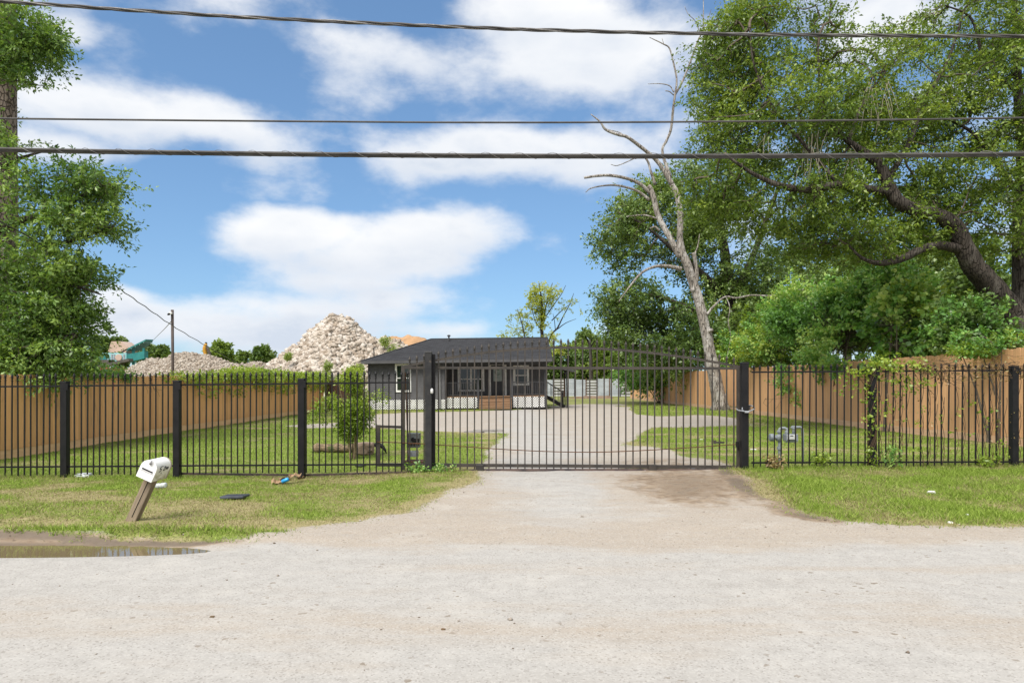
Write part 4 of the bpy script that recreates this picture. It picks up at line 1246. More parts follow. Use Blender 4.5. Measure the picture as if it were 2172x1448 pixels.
def small_things():
    p = on_ground(340, 1031)
    t = NT('clear_plastic'); t.fin((.75, .78, .80), .15, .5); t.b.inputs['Transmission Weight'].default_value = .45; clear = t.m
    root = empty('plastic_bottle', p + Vector((0, 0, .05)), 'crushed clear plastic bottle lying below the mailbox', 'bottle')
    mb = MB(); rot = Matrix.Rotation(R(83), 3, 'Y') @ Matrix.Rotation(R(10), 3, 'X')
    mb.lathe([(.012, -.10), (.016, -.085), (.038, -.06), (.040, -.02), (.030, .0), (.041, .03), (.036, .06), (.041, .09), (.03, .10)], p + Vector((0, 0, .055)), 12, rot); mb.build('bottle_body', clear, root, True)
    mb = MB(); mb.lathe([(.016, -.115), (.017, -.095)], p + Vector((0, 0, .055)), 10, rot); mb.build('cap', M['white'], root)
    # cardboard and a blue can at the foot of a fence post
    p = on_ground(598, 1017)
    root = empty('torn_cardboard', p, 'torn brown cardboard lying at the foot of a fence post', 'cardboard')
    cm = plain('cardboard', (.34, .23, .14), (.22, .145, .09), 9, .9, .1)
    for i, (dx, dy, dz, sx, sy, ang, ti) in enumerate([(-.06, 0, .05, .22, .12, .3, .35), (.02, .05, .085, .24, .13, -.2, -.25), (.18, .12, .14, .2, .14, .2, .2), (-.04, -.04, .02, .2, .1, .1, .1), (.26, .14, .09, .14, .09, .6, -.3)]):
        mb = MB(); n = 6; vs_ = []; fs_ = []
        q = Matrix.Rotation(ang, 3, 'Z') @ Matrix.Rotation(ti, 3, 'X')
        for a in range(n + 1):
            for b in range(3):
                u = (a / n - .5) * sx; v_ = (b / 2 - .5) * sy
                vs_.append(p + Vector((dx, dy, dz)) + q @ Vector((u, v_, .025 * math.sin(a * 1.9 + i) + random.uniform(-.006, .006))))
        for a in range(n):
            for b in range(2): k = a * 3 + b; fs_.append((k, k + 3, k + 4, k + 1))
        mb.add(vs_, fs_); mb.build('flap', cm, root)
    c = p + Vector((.075, -.06, .075)); root = empty('drink_can', c, 'bright blue drink can lying on torn cardboard', 'can')
    mb = MB(); rot = Matrix.Rotation(R(68), 3, 'Y'); mb.lathe([(.022, -.062), (.033, -.052), (.033, .05), (.024, .06)], c, 14, rot); mb.build('can_body', plain('blue_can', (.02, .24, .60), (.03, .32, .70), 4, .35, .5, .2), root, True)
    mb = MB(); mb.lathe([(.023, -.066), (.021, -.061)], c, 14, rot); mb.build('can_lid', M['galv'], root)
    # crumpled bag and scraps
    def crumple(px_, py_, s, label, cat, nm, col, flat=.5, seed=1, Y=None):
        p = on_ground(px_, py_); v, f = rock_verts(2, flat, .45, seed)
        mb = MB(); mb.add([p + Vector((0, 0, s * flat * .4)) + Vector((q.x * s * 1.5, q.y * s, q.z * s)) for q in v], f)
        tag(mb.build(nm, plain(nm + '_surface', col, tuple(x * .8 for x in col), 9, .5, .3)), label, cat)
    crumple(178, 1004, .10, 'crumpled white plastic bag against the foot of the iron fence', 'bag', 'plastic_bag', (.72, .75, .78), .55, 3)
    crumple(1975, 1052, .038, 'larger crumpled white paper scrap in the long grass', 'litter', 'paper_scrap', (.8, .8, .8), .7, 5)
    crumple(2052, 1092, .022, 'small white paper scrap on bare soil near the grass edge', 'litter', 'paper_scrap', (.8, .8, .78), .6, 6)
    crumple(2015, 1107, .022, 'small white paper scrap lowest on the verge above the road', 'litter', 'paper_scrap', (.78, .78, .76), .6, 7)
    crumple(1598, 962, .05, 'white paper scrap on the lawn beside the gate post', 'litter', 'paper_scrap', (.8, .8, .8), .4, 8)
    crumple(1488, 935, .035, 'white paper scrap on the lawn behind the gate bars', 'litter', 'paper_scrap', (.8, .8, .8), .5, 9)
    crumple(1470, 999, .03, 'pale blue scrap floating at the puddle edge under the gate', 'litter', 'plastic_scrap', (.45, .65, .8), .3, 10)
    crumple(1446, 1003, .04, 'white wrapper lying by the puddle under the gate', 'litter', 'wrapper', (.7, .72, .74), .3, 12)
    crumple(940, 1408 / 1.055, .012, 'dark pebble lying on the road near the middle', 'stone', 'road_stone', (.16, .1, .05), .6, 14)
    crumple(450, 1308, .013, 'brown pebble lying on the road below the mailbox', 'stone', 'road_stone', (.16, .11, .06), .6, 15)
    # water meter cover
    p = on_ground(499, 1060); root = empty('meter_cover', p, 'dark grey plastic meter cover set in the grass', 'utility cover')
    mb = MB(); q = Matrix.Rotation(R(8), 3, 'Z') @ Matrix.Rotation(R(-5), 3, 'X'); dm = plain('cover_grey', (.075, .085, .11), (.05, .055, .07), 8, .6)
    mb.box(p + Vector((0, 0, .035)), (.30, .40, .03), q); pl = mb.build('lid', dm, root, bevel=.006)
    mb = MB()
    for i in range(8): mb.box(p + Vector((0, 0, .051)) + q @ Vector((-.126 + i * .036, 0, 0)), (.012, .36, .006), q)
    mb.build('grip_rib', dm, pl)
    # log and rock round the shrub
    p = on_ground(712, 955); a = P(664, 947, p.y); b = P(768, 944, p.y + .15)
    a.z = Hs(a.x, a.y) + .10; b.z = Hs(b.x, b.y) + .11
    t = NT('old_log'); g = t.noise(t.coord('World', (1.2, 9, 9)), 4, 7, .68)
    col = t.mix(t.ramp(g, .3, .68), (.34, .255, .16), (.075, .06, .045)); col = t.mix(t.ramp(t.noise(t.coord('World'), 5, 4), .52, .64), col, (.085, .10, .04)); t.bump(g, .8, .03)
    mb = MB(); pts = [a.lerp(b, k / 12) + Vector((0, random.uniform(-.02, .02), random.uniform(-.015, .015))) for k in range(13)]
    mb.tube(pts, [.075] + [random.uniform(.085, .125) for _ in range(11)] + [.08], 10, wob=.12)
    tag(mb.build('fallen_log', t.fin(col, .95, .1), None, True), 'rotting log lying on the lawn beside the yard shrub', 'log')
    p = on_ground(773, 958); v, f = rock_verts(2, .8, .12, 4)
    mb = MB(); mb.add([p + Vector((q.x * .27, q.y * .22, q.z * .24 + .14)) for q in v], f)
    tag(mb.build('boulder', plain('pink_rock', (.40, .30, .235), (.26, .19, .14), 5, .9, .15, bump=.6)), 'pinkish boulder lying behind the yard shrub', 'rock')
    p = on_ground(808, 957); mb = MB(); mb.tube([p + Vector(q) for q in ((-.14, 0, .20), (-.06, -.01, .21), (.03, -.02, .17), (.10, -.03, .09), (.135, -.03, .0))], [.05, .06, .05, .03, .006], 8)
    tag(mb.build('rubber_scrap', plain('black_rubber', (.012, .012, .013), (.02, .02, .02), 4, .5)), 'curved black rubber scrap beside the boulder', 'scrap')
    p = on_ground(765, 983); mb = MB(); mb.lathe([(.11, 0), (.12, .015), (.10, .03), (.02, .035)], p + Vector((0, 0, .02)), 16)
    tag(mb.build('drain_lid', plain('lid_grey', (.16, .18, .19), (.1, .11, .12), 6)), 'small grey drain lid in the grass behind the fence', 'lid')
    # slab edge in the turning area
    p = on_ground(1030, 916); mb = MB()
    mb.box(p + Vector((.1, 0, .02)), (.95, .35, .08), Matrix.Rotation(R(14), 3, 'Z')); mb.box(p + Vector((-.35, -.35, .01)), (.6, .3, .06), Matrix.Rotation(R(-10), 3, 'Z'))
    tag(mb.build('broken_slab', plain('slab_grey', (.30, .28, .26), (.16, .15, .135), 4, .9, bump=.4)), 'broken concrete slab lying flat in the drive', 'slab')
small_things()

# ------------------------------------------------------------------ yard beyond the left fence: pole, wire, rubble, plant
def yard_pole():
    Y = 30.0; X = GX(367, Y); root = empty('camera_pole', (X, Y, 0), 'slim brown metal pole with a small white camera', 'pole')
    pm = plain('brown_pole', (.075, .055, .048), (.05, .038, .034), 3, .6)
    mb = MB(); mb.tube([(X, Y, -.3), (X - .01, Y, 2), (X - .03, Y, GZ(657, Y))], .062, 10); mb.build('shaft', pm, root, True)
    c = P(362, 664, Y - .1); mb = MB(); mb.box(c, (.13, .1, .10)); mb.bar(c, P(367, 664, Y), .04); k = mb.build('camera', M['paint_cam'], root, bevel=.02)
    mb = MB(); mb.lathe([(.03, -.07), (.05, -.02), (.045, .06)], P(358.5, 666, Y - .12), 10, Matrix.Rotation(R(70), 3, 'Y')); mb.build('lens_hood', M['iron'], k, True)
    mb = MB(); mb.tube([P(366, 672, Y - .05), P(364, 678, Y - .07), P(365.5, 690, Y - .06)], .012, 5); mb.build('cable_loop', M['iron'], root)
    pts = spline([(-260, 250, 10), (-60, 430, 13), (120, 535, 17), (225, 594, 20), (300, 645, 24), (365, 690, 28), (437, 733, 34), (500, 768, 40), (560, 795, 46), (640, 818, 54)], 8)
    mb = MB(); mb.tube([P(a, b, c_) + Vector((0, 0, .02 * math.sin(a * .23))) for a, b, c_ in pts], .016, 6); tag(mb.build('service_wire', M['wire']), 'sagging black wire running down across the pole', 'wire')
    mb = MB(); mb.tube([P(a, b, c_) for a, b, c_ in spline([(366, 678, 30), (352, 694, 42), (338, 708, 58), (324, 722, 72)], 5)], .02, 5); tag(mb.build('guy_wire', M['wire_lt']), 'thin pale wire from the pole down to the teal conveyor', 'wire')
yard_pole()

def heap(name, label, cat, Y0, crest, depth, mat, parent_kind=None, seed=0, rough=.25, nx=90, ny=44):
    """heap whose skyline follows crest (photo pixels at distance Y0)"""
    xs = np.array([GX(p[0], Y0) for p in crest]); zs = np.array([max(0.0, GZ(p[1], Y0)) for p in crest])
    X = np.linspace(xs[0] - .5, xs[-1] + .5, nx + 1); D = np.linspace(-1, 1, ny + 1)
    XX, DD = np.meshgrid(X, D)
    zc = np.interp(XX, xs, zs)
    prof = np.clip(1 - np.abs(DD) ** 1.15, 0, 1)
    half = depth
    YY = Y0 + DD * half
    ZZ = zc * prof + rough * (fbm(XX * .9 + seed, YY * .9, 4, seed) - .5) * np.minimum(1, prof * 4) * 2 - .1
    V = np.stack([XX.ravel(), YY.ravel(), ZZ.ravel()], 1)
    i = (np.arange(nx)[None, :] + (nx + 1) * np.arange(ny)[:, None]).ravel()
    F = np.stack([i, i + 1, i + nx + 2, i + nx + 1], 1)
    root = empty(name, (float(X.mean()), Y0, 0), label, cat)
    me = np_mesh(name, V - np.array([float(X.mean()), Y0, 0]), F, mat, True)
    place('core', me, root)
    f = lambda x, d: (x, Y0 + d * half, float(np.interp(x, xs, zs)) * max(0, 1 - abs(d) ** 1.15) - .1)
    return root, (xs, zs, half, Y0), f

BOXF = np.array([(0, 2, 3), (0, 3, 1), (4, 5, 7), (4, 7, 6), (0, 1, 5), (0, 5, 4), (2, 6, 7), (2, 7, 3), (0, 4, 6), (0, 6, 2), (1, 3, 7), (1, 7, 5)])

def scatter_rocks(info, n, smin, smax, seed, rough, slab):
    """angular broken pieces lying on the near side of a heap"""
    xs, zs, half, Y0 = info; r_ = np.random.default_rng(seed)
    corners = np.array([(x, y, z) for z in (-1, 1) for y in (-1, 1) for x in (-1, 1)], float)
    X = r_.uniform(xs[0], xs[-1], n * 4); D = -r_.random(n * 4) ** .8 + .06
    zc = np.interp(X, xs, zs); k = r_.random(n * 4) < zc / zs.max() + .05; X, D, zc = X[k][:n], D[k][:n], zc[k][:n]; n = len(X)
    Y = Y0 + D * half
    prof = np.clip(1 - np.abs(D) ** 1.15, 0, 1)
    Z = zc * prof + rough * (fbm(X * .9 + seed, Y * .9, 4, seed) - .5) * np.minimum(1, prof * 4) * 2 - .1
    s = smin + (smax - smin) * r_.random(n) ** 3.0
    Vs = []
    for i in range(n):
        q = corners * (r_.uniform(.6, 1.2), r_.uniform(.5, 1.0), r_.uniform(*slab)) + r_.normal(0, .17, (8, 3)) * (1, 1, .6)
        q[4:] *= (r_.uniform(.55, .95), r_.uniform(.55, .95), 1)
        a, b, c = r_.uniform(0, 6.28), r_.normal(.45, .5), r_.normal(0, .45)
        Ra = np.array([[math.cos(a), -math.sin(a), 0], [math.sin(a), math.cos(a), 0], [0, 0, 1]]); Rb = np.array([[1, 0, 0], [0, math.cos(b), -math.sin(b)], [0, math.sin(b), math.cos(b)]]); Rc = np.array([[math.cos(c), 0, math.sin(c)], [0, 1, 0], [-math.sin(c), 0, math.cos(c)]])
        Vs.append((q * s[i]) @ (Rc @ Rb @ Ra).T + np.array([X[i], Y[i], Z[i] + s[i] * .12]))
    return Vs, BOXF, s

def rubble():
    Y0 = 66.0
    t = NT('concrete_rubble'); o = t.orand(); rr = t.attr('rnd')
    v = t.math('ADD', o, rr)
    cr = t.n('ShaderNodeValToRGB'); t.l(t.math('FRACT', t.math('MULTIPLY', v, 3.7)), cr.inputs[0]); e = cr.color_ramp.elements
    e[0].position = 0; e[0].color = (.26, .215, .175, 1); e[1].position = 1; e[1].color = (.54, .50, .455, 1); k = e.new(.4); k.color = (.41, .36, .305, 1); k = e.new(.75); k.color = (.47, .425, .375, 1)
    col = t.mix(t.ramp(t.noise(t.coord('World'), 1.1, 5, .7), .45, .70, 0, .75), cr.outputs[0], (.25, .195, .14))
    t.bump(t.noise(t.coord('World'), 9, 4, .7), .3, .02); rm = t.fin(col, .95, .1)
    dm = plain('rubble_dust', (.27, .215, .16), (.18, .145, .11), 1.2, .95, .1, bump=.5)
    crest = [(530, 800), (560, 778), (585, 764), (605, 752), (622, 737), (640, 727), (652, 706), (670, 692), (688, 680), (704, 673), (728, 673), (748, 683), (768, 699), (792, 711), (815, 715), (840, 724), (865, 736), (895, 755), (930, 790)]
    root, info, f = heap('rubble_pile', 'tall pile of broken pale concrete chunks behind the left fence', 'rubble pile', Y0, crest, 9.5, dm, seed=3, rough=.6)
    org = ORG[root.name]
    Vs, F0, s = scatter_rocks(info, 15000, .06, .33, 3, .6, (.2, .6))
    order = np.argsort(-s); big = order[:300]; small = order[300:]
    for i in big:
        V = Vs[i]; c = V.mean(0)
        me = np_mesh('chunk', (V - c), F0, rm, fattr=None)
        place('chunk', me, root, c)
    V = np.vstack([Vs[i] for i in small]) - np.array(org); n = len(small)
    F = (F0[None] + 8 * np.arange(n)[:, None, None]).reshape(-1, 3)
    o = place('small_chunks', np_mesh('small_chunks', V, F, rm, fattr=dict(rnd=np.repeat(rng.random(n), 12))), root); o['kind'] = 'stuff'
    # crushed stone heap
    t = NT('crushed_stone'); rr = t.attr('rnd'); col = t.mix(rr, (.19, .15, .115), (.43, .39, .34)); gm = t.fin(col, .95, .1)
    t2 = NT('crushed_stone_bed'); vv = t2.voro(t2.coord('World'), 7, 'F1', 'Color'); sp = t2.n('ShaderNodeSeparateColor'); t2.l(vv, sp.inputs[0])
    gb = t2.fin(t2.mix(sp.outputs[0], (.18, .145, .11), (.38, .335, .285)), .95, .1)
    crest = [(235, 812), (256, 790), (280, 775), (300, 763), (318, 757), (335, 758), (350, 757), (370, 748), (390, 744), (410, 746), (430, 750), (447, 750), (465, 757), (490, 767), (520, 768), (550, 764), (575, 775), (600, 785), (640, 812)]
    root, info, f = heap('gravel_pile', 'long low heap of crushed pale stone beside the rubble', 'gravel pile', 56.0, crest, 6.0, gb, seed=8, rough=.12)
    Vs, F0, s = scatter_rocks(info, 7500, .035, .12, 8, .12, (.4, .8))
    V = np.vstack(Vs) - np.array(ORG[root.name]); n = len(Vs); F = (F0[None] + 8 * np.arange(n)[:, None, None]).reshape(-1, 3)
    o = place('loose_stone', np_mesh('loose_stone', V, F, gm, fattr=dict(rnd=np.repeat(rng.random(n), 12))), root); o['kind'] = 'stuff'
    # soil heap behind the house
    em = plain('orange_soil', (.42, .26, .145), (.30, .185, .105), .9, .95, .1, bump=.8)
    heap('soil_pile', 'orange brown soil heap showing above the house roof', 'soil pile', 88.0, [(750, 790), (785, 735), (812, 718), (832, 711), (852, 711), (875, 712), (900, 715), (920, 724), (950, 760), (970, 800)], 8.0, em, seed=5, rough=.5)
    heap('soil_pile', 'low brown earth mound in front of the metal fence', 'soil pile', 71.0, [(1195, 846), (1220, 838), (1245, 836), (1265, 838), (1290, 837), (1310, 846)], 1.6, plain('dark_soil', (.13, .09, .06), (.2, .145, .1), 2, .95, .1), seed=6, rough=.12, nx=40, ny=16)
rubble()

def crusher():
    """stone crushing and screening plant beyond the fence"""
    Y = 74.0
    teal = plain('teal_paint', (.018, .155, .155), (.03, .20, .195), 1.5, .55, wear=(.16, .13, .1)); cyan = plain('pale_cyan_paint', (.28, .50, .52), (.2, .42, .45), 1.2, .55)
    pink = plain('dusty_pink_steel', (.50, .375, .31), (.42, .31, .255), .8, .8); dk = plain('dark_belt', (.06, .055, .05), (.10, .09, .08), 2, .8)
    root = empty('crushing_plant', (GX(265, Y), Y, 0), 'teal stone crushing plant with pink hopper and tilted screen', 'machine')
    def quad3(nm, pts, d, mat, par=root):
        mb = MB(); n = len(pts); a = [P(x, y, Y) for x, y in pts]; b = [p + Vector((0, d, 0)) for p in a]
        mb.add(a + b, [tuple(range(n)), tuple(range(2 * n - 1, n - 1, -1))] + [(k, k + n, (k + 1) % n + n, (k + 1) % n) for k in range(n)])
        return mb.build(nm, mat, par)
    quad3('hopper', [(228, 747), (236, 724), (255, 723.5), (272, 737), (266, 748)], 2.2, pink)
    bd = quad3('crusher_body', [(230, 748), (268, 748), (268, 768), (230, 768)], 2.0, cyan)
    mb = MB(); c = P(252, 758, Y - .06); mb.lathe([(.30, -.1), (.36, -.08), (.36, .08), (.30, .1)], c, 20, Matrix.Rotation(R(90), 3, 'X')); mb.build('flywheel', pink, bd)
    for q in (236, 241, 262): quad3('guard_panel', [(q, 751), (q + 3, 751), (q + 3, 764), (q, 764)], -.06, M['galv'], bd)
    for q in ((205, 748, 229, 750), (205, 764, 229, 766), (205, 748, 208, 766), (227, 748, 229.5, 766)): quad3('frame_bar', [(q[0], q[1]), (q[2], q[1]), (q[2], q[3]), (q[0], q[3])], 1.5, cyan)
    quad3('motor_cover', [(209, 751), (226, 751), (226, 763), (209, 763)], 1.0, teal)
    # tilted screening deck, seen from below
    mb = MB(); a = P(256, 749, Y); b = P(309, 722.5, Y); c = P(324.5, 723, Y + 2.5); d = P(302, 741, Y + 2.5)
    up = Vector((0, 0, .16)); mb.add([a, b, c, d, a + up, b + up, c + up, d + up], [(0, 1, 2, 3), (4, 7, 6, 5), (0, 4, 5, 1), (1, 5, 6, 2), (2, 6, 7, 3), (3, 7, 4, 0)])
    dk_ = mb.build('screen_deck', teal, root)
    for k in range(6):
        f = (k + .5) / 6; p = a.lerp(b, f); q = d.lerp(c, f); mb = MB(); mb.bar(p - Vector((0, .02, .06)), q - Vector((0, .02, .06)), .10, .16); mb.build('deck_rib', plain('teal_rib', (.10, .2, .19), (.14, .24, .23), 2), dk_)
    for q in (283, 305):
        mb = MB(); mb.bar(P(q, 738, Y + .5), P(q, 775, Y + .5), .2, .25); mb.build('support_leg', teal, root)
    quad3('side_plate', [(268, 752), (306, 744), (306, 760), (280, 766), (268, 762)], .8, teal)
    mb = MB(); mb.bar(P(190, 783, Y - 1), P(278, 763, Y - 1), .9, .28); mb.build('conveyor', dk, root)
    mb = MB(); mb.bar(P(196, 766, Y - .6), P(236, 766, Y - .6), .8, .32); mb.build('feed_belt', dk, root)
    for q in (205, 225, 245, 262):
        mb = MB(); mb.bar(P(q, 772, Y - 1), P(q, 812, Y - 1), .12); mb.build('conveyor_leg', dk, root)
    # the rest of its frame, down to the ground behind the fence
    quad3('skid', [(205, 790), (300, 790), (300, 840), (205, 840)], 1.2, dk)
    red = plain('red_container', (.28, .065, .055), (.22, .05, .045), 1, .6)
    for i, (a_, b_) in enumerate(((217, 239.5), (242, 257))):
        Yc = 52.0; x0, x1 = GX(a_, Yc), GX(b_, Yc); lab = ('wider dull red steel bin below the crushing plant', 'narrower dull red steel bin next to the gravel heap')[i]
        r2 = empty('steel_bin', ((x0 + x1) / 2, Yc, 0), lab, 'bin')
        mb = MB(); mb.mm((x0, Yc - .4, 0), (x1, Yc + .5, GZ(779.5 + i, Yc))); mb.build('bin_body', red, r2, bevel=.02)
        for k in range(3):
            x = x0 + (x1 - x0) * (k + .5) / 3; mb = MB(); mb.mm((x - .03, Yc - .44, .05), (x + .03, Yc - .40, GZ(783, Yc))); mb.build('rib', red, r2)
crusher()

def digger():
    Y = 63.0; yel = plain('digger_yellow', (.50, .27, .03), (.42, .22, .03), 1, .5); dk = plain('digger_dark', (.05, .042, .036), (.08, .07, .06), 2, .6)
    c = P(437, 745, Y); root = empty('excavator', (c.x, Y, 0), 'yellow digger arm standing up behind the gravel heap', 'excavator')
    mb = MB(); mb.tube([P(438, 728.5, Y), P(436, 731, Y), P(434, 739, Y), P(434.5, 745, Y), P(436, 752, Y), P(445, 790, Y)], [.10, .16, .19, .19, .15, .2], 8); mb.build('boom', yel, root, True)
    mb = MB(); mb.lathe([(.05, -.1), (.1, -.05), (.1, .05), (.05, .1)], P(437, 727.5, Y), 10, Matrix.Rotation(R(90), 3, 'X')); mb.build('boom_pin', dk, root)
    mb = MB(); mb.tube([P(438, 733, Y - .1), P(441, 740, Y - .1), P(444, 748, Y - .1), P(446, 770, Y - .1)], [.06, .13, .14, .1], 8); mb.build('stick', dk, root)
    mb = MB(); mb.box((c.x + .6, Y + 1.5, .5), (2.6, 3.4, .8)); mb.build('track_base', dk, root, bevel=.2)
    mb = MB(); mb.box((c.x + .6, Y + 1.6, 1.4), (2.2, 2.8, 1.0)); mb.build('engine_cover', yel, root, bevel=.15)
digger()
# ------------------------------------------------------------------ trees and shrubs
M['bark_dead'] = bark_mat('dead_grey_bark', (.34, .305, .27), (.20, .178, .158), scale=2.0, moss=(.42, .40, .375))
M['bark_oak'] = bark_mat('dark_oak_bark', (.075, .062, .052), (.040, .034, .029), scale=2.6, moss=(.105, .093, .080))
M['bark_pine'] = bark_mat('pine_bark', (.30, .245, .215), (.20, .155, .13), True, 3.4)
M['twigs'] = plain('twig_bark', (.14, .115, .09), (.09, .075, .06), 6, .9, .1)
M['moss'] = plain('pale_bare_twigs', (.30, .275, .21), (.22, .2, .15), 6, .9, .1)
M['oak_lf'] = leaf_mat('live_oak_leaves', (0.061, 0.112, 0.019), (0.152, 0.239, 0.038), (0.350, 0.445, 0.088), .38)
M['dark_lf'] = leaf_mat('dark_oak_leaves', (0.059, 0.111, 0.028), (0.131, 0.212, 0.051), (0.275, 0.372, 0.099), .30)
M['left_lf'] = leaf_mat('water_oak_leaves', (0.061, 0.132, 0.031), (0.153, 0.265, 0.056), (0.360, 0.500, 0.130), .34)
M['bush_lf'] = leaf_mat('grape_leaves', (0.088, 0.200, 0.048), (0.198, 0.401, 0.092), (0.467, 0.583, 0.184), .36)
M['lime_lf'] = leaf_mat('lime_leaves', (0.107, 0.180, 0.018), (0.213, 0.322, 0.038), (0.400, 0.489, 0.087), .42)
M['pale_lf'] = leaf_mat('young_yellow_leaves', (.24, .29, .04), (.40, .46, .08), (.58, .60, .18), .5)
M['far_lf'] = leaf_mat('far_tree_leaves', (0.065, 0.119, 0.030), (0.123, 0.196, 0.047), (0.217, 0.301, 0.081), .3)
M['far_lt'] = leaf_mat('far_light_leaves', (0.109, 0.182, 0.034), (0.203, 0.294, 0.061), (0.334, 0.420, 0.108), .38)

def cloud(env, n, inner=.55, gap=.0, gapscale=.6, gaps=(), seed=0):
    """clump centres: env is a list of (centre, radii, weight)"""
    w = np.array([e[2] for e in env], float); w /= w.sum()
    pts = []
    want = n
    r_ = np.random.default_rng(100 + seed)
    while len(pts) < want:
        m_ = want * 2
        k = r_.choice(len(env), m_, p=w)
        d = r_.normal(size=(m_, 3)); d /= np.linalg.norm(d, axis=1)[:, None]
        rad = inner + (1 - inner) * r_.random(m_) ** .6
        rad = np.where(r_.random(m_) < .25, r_.random(m_) ** .5, rad)
        C = np.array([tuple(e[0]) for e in env])[k]; Rr = np.array([tuple(e[1]) for e in env])[k]
        p = C + d * rad[:, None] * Rr
        if gap > 0:
            nz = fbm(p[:, 0] * gapscale + p[:, 1] * .37 * gapscale, p[:, 2] * gapscale + p[:, 1] * .21, 3, seed)
            p = p[nz > gap]
        for g in gaps:
            q = (p - np.array(tuple(g[0]))) / np.array(tuple(g[1])); p = p[(q ** 2).sum(1) > 1]
        pts += list(p)
    return np.array(pts[:want])

def leaf_cards(C, rad, per, L, up=.7, aspect=.5, rndbias=0.0, seed=0, fold=.10, tone=None, axis=None):
    """leaves round the points C; with axis they are strung out as sprays along it"""
    r_ = np.random.default_rng(500 + seed)
    n = len(C); idx = np.repeat(np.arange(n), per); m_ = len(idx)
    d = r_.normal(size=(m_, 3)); d /= np.linalg.norm(d, axis=1)[:, None]
    rad = np.asarray(rad, float)
    if rad.ndim == 1: rad = np.tile(rad, (n, 1))
    rs = r_.uniform(.6, 1.4, n)[:, None]
    if axis is None:
        pr = d * (r_.random((m_, 1)) ** .42)
        pos = C[idx] + pr * (rad * rs)[idx]
        out = pr
    else:
        t = r_.random((m_, 1)) * 1.7 - .75
        ax = axis[idx]
        pos = C[idx] + ax * t * (rad[:, :1] * rs)[idx] * 1.5 + d * (r_.random((m_, 1)) ** .6) * (rad * rs)[idx] * .34 * (1.15 - .35 * t)
        pos[:, 2] -= .10 * np.clip(t[:, 0], 0, 2) ** 2 * rad[idx, 0]
        out = d * .6 + ax * .8
    dirv = r_.normal(size=(m_, 3)) * .7 + out; dirv[:, 2] -= .2; dirv /= np.linalg.norm(dirv, axis=1)[:, None]
    nr = r_.normal(size=(m_, 3)) * .75; nr[:, 2] += up
    side = np.cross(dirv, nr); side /= np.maximum(np.linalg.norm(side, axis=1), 1e-6)[:, None]
    nr = np.cross(side, dirv)
    l = (L * r_.uniform(.4, 1.5, m_))[:, None]
    V = np.empty((m_ * 4, 3))
    V[0::4] = pos; V[1::4] = pos + dirv * l * .52 + side * l * aspect * .5 + nr * l * fold
    V[2::4] = pos + dirv * l - nr * l * .08; V[3::4] = pos + dirv * l * .52 - side * l * aspect * .5 + nr * l * fold
    F = np.arange(m_ * 4).reshape(-1, 4)
    cr = r_.random(n) if tone is None else tone
    rnd = np.clip(cr[idx] * .55 + r_.random(m_) * .5 + rndbias - .02, 0, 1)
    return V, F, rnd

def branching(S, C):
    """join the points C to the skeleton S and to one another, nearest first; returns start point and load of every twig"""
    n0 = len(S); nodes = np.vstack([S, C]); path = np.zeros(len(nodes)); par = np.zeros(len(C), int)
    d0 = np.sqrt(((C[:, None, :] - S[None]) ** 2).sum(2)).min(1); order = np.argsort(d0)
    avail = np.zeros(len(nodes), bool); avail[:n0] = True
    for i in order:
        ids = np.flatnonzero(avail)
        dd = np.sqrt(((nodes[ids] - C[i]) ** 2).sum(1)); j = ids[np.argmin(dd + .35 * path[ids])]
        par[i] = j; path[n0 + i] = path[j] + np.sqrt(((nodes[j] - C[i]) ** 2).sum()); avail[n0 + i] = True
    load = np.ones(len(nodes))
    for i in order[::-1]: load[par[i]] += load[n0 + i]
    return nodes[par], load[n0:]

def twig_mesh(A, B, r0, r1, sag=.12, seed=0):
    """thin three-sided curved twigs from A to B"""
    r_ = np.random.default_rng(900 + seed); n = len(A)
    if n == 0: return np.zeros((0, 3)), np.zeros((0, 4), int)
    D = B - A; Ln = np.linalg.norm(D, axis=1)[:, None]
    t = D / np.maximum(Ln, 1e-6); u = np.cross(t, np.array([.2, .3, .93])); u /= np.maximum(np.linalg.norm(u, axis=1), 1e-6)[:, None]; w = np.cross(t, u)
    Vs = []; K = 4
    bend = r_.normal(size=(n, 3)) * sag * Ln
    for k in range(K):
        f = k / (K - 1); c = A + D * f + bend * math.sin(math.pi * f)
        rr = np.broadcast_to(np.asarray(r0 + (np.asarray(r1) - r0) * f, float).reshape(-1, 1), (n, 1))
        for j in range(3):
            a = 2 * math.pi * j / 3; Vs.append(c + (u * math.cos(a) + w * math.sin(a)) * rr)
    V = np.stack(Vs, 1).reshape(-1, 3)
    F = []
    for k in range(K - 1):
        for j in range(3):
            a = k * 3 + j; b = k * 3 + (j + 1) % 3; F.append((a, b, b + 3, a + 3))
    F = (np.array(F)[None] + (3 * K) * np.arange(n)[:, None, None]).reshape(-1, 4)
    return V, F

def limb_pts(px_list, Y0, seg=5):
    """px_list rows: (px, py, radius px, dy)"""
    out = []; rad = []
    for a, b, r_, dy in spline(px_list, seg):
        Y = Y0 + dy; out.append(P(a, b, Y)); rad.append(max(.006, r_ / FPX * Y))
    return out, rad

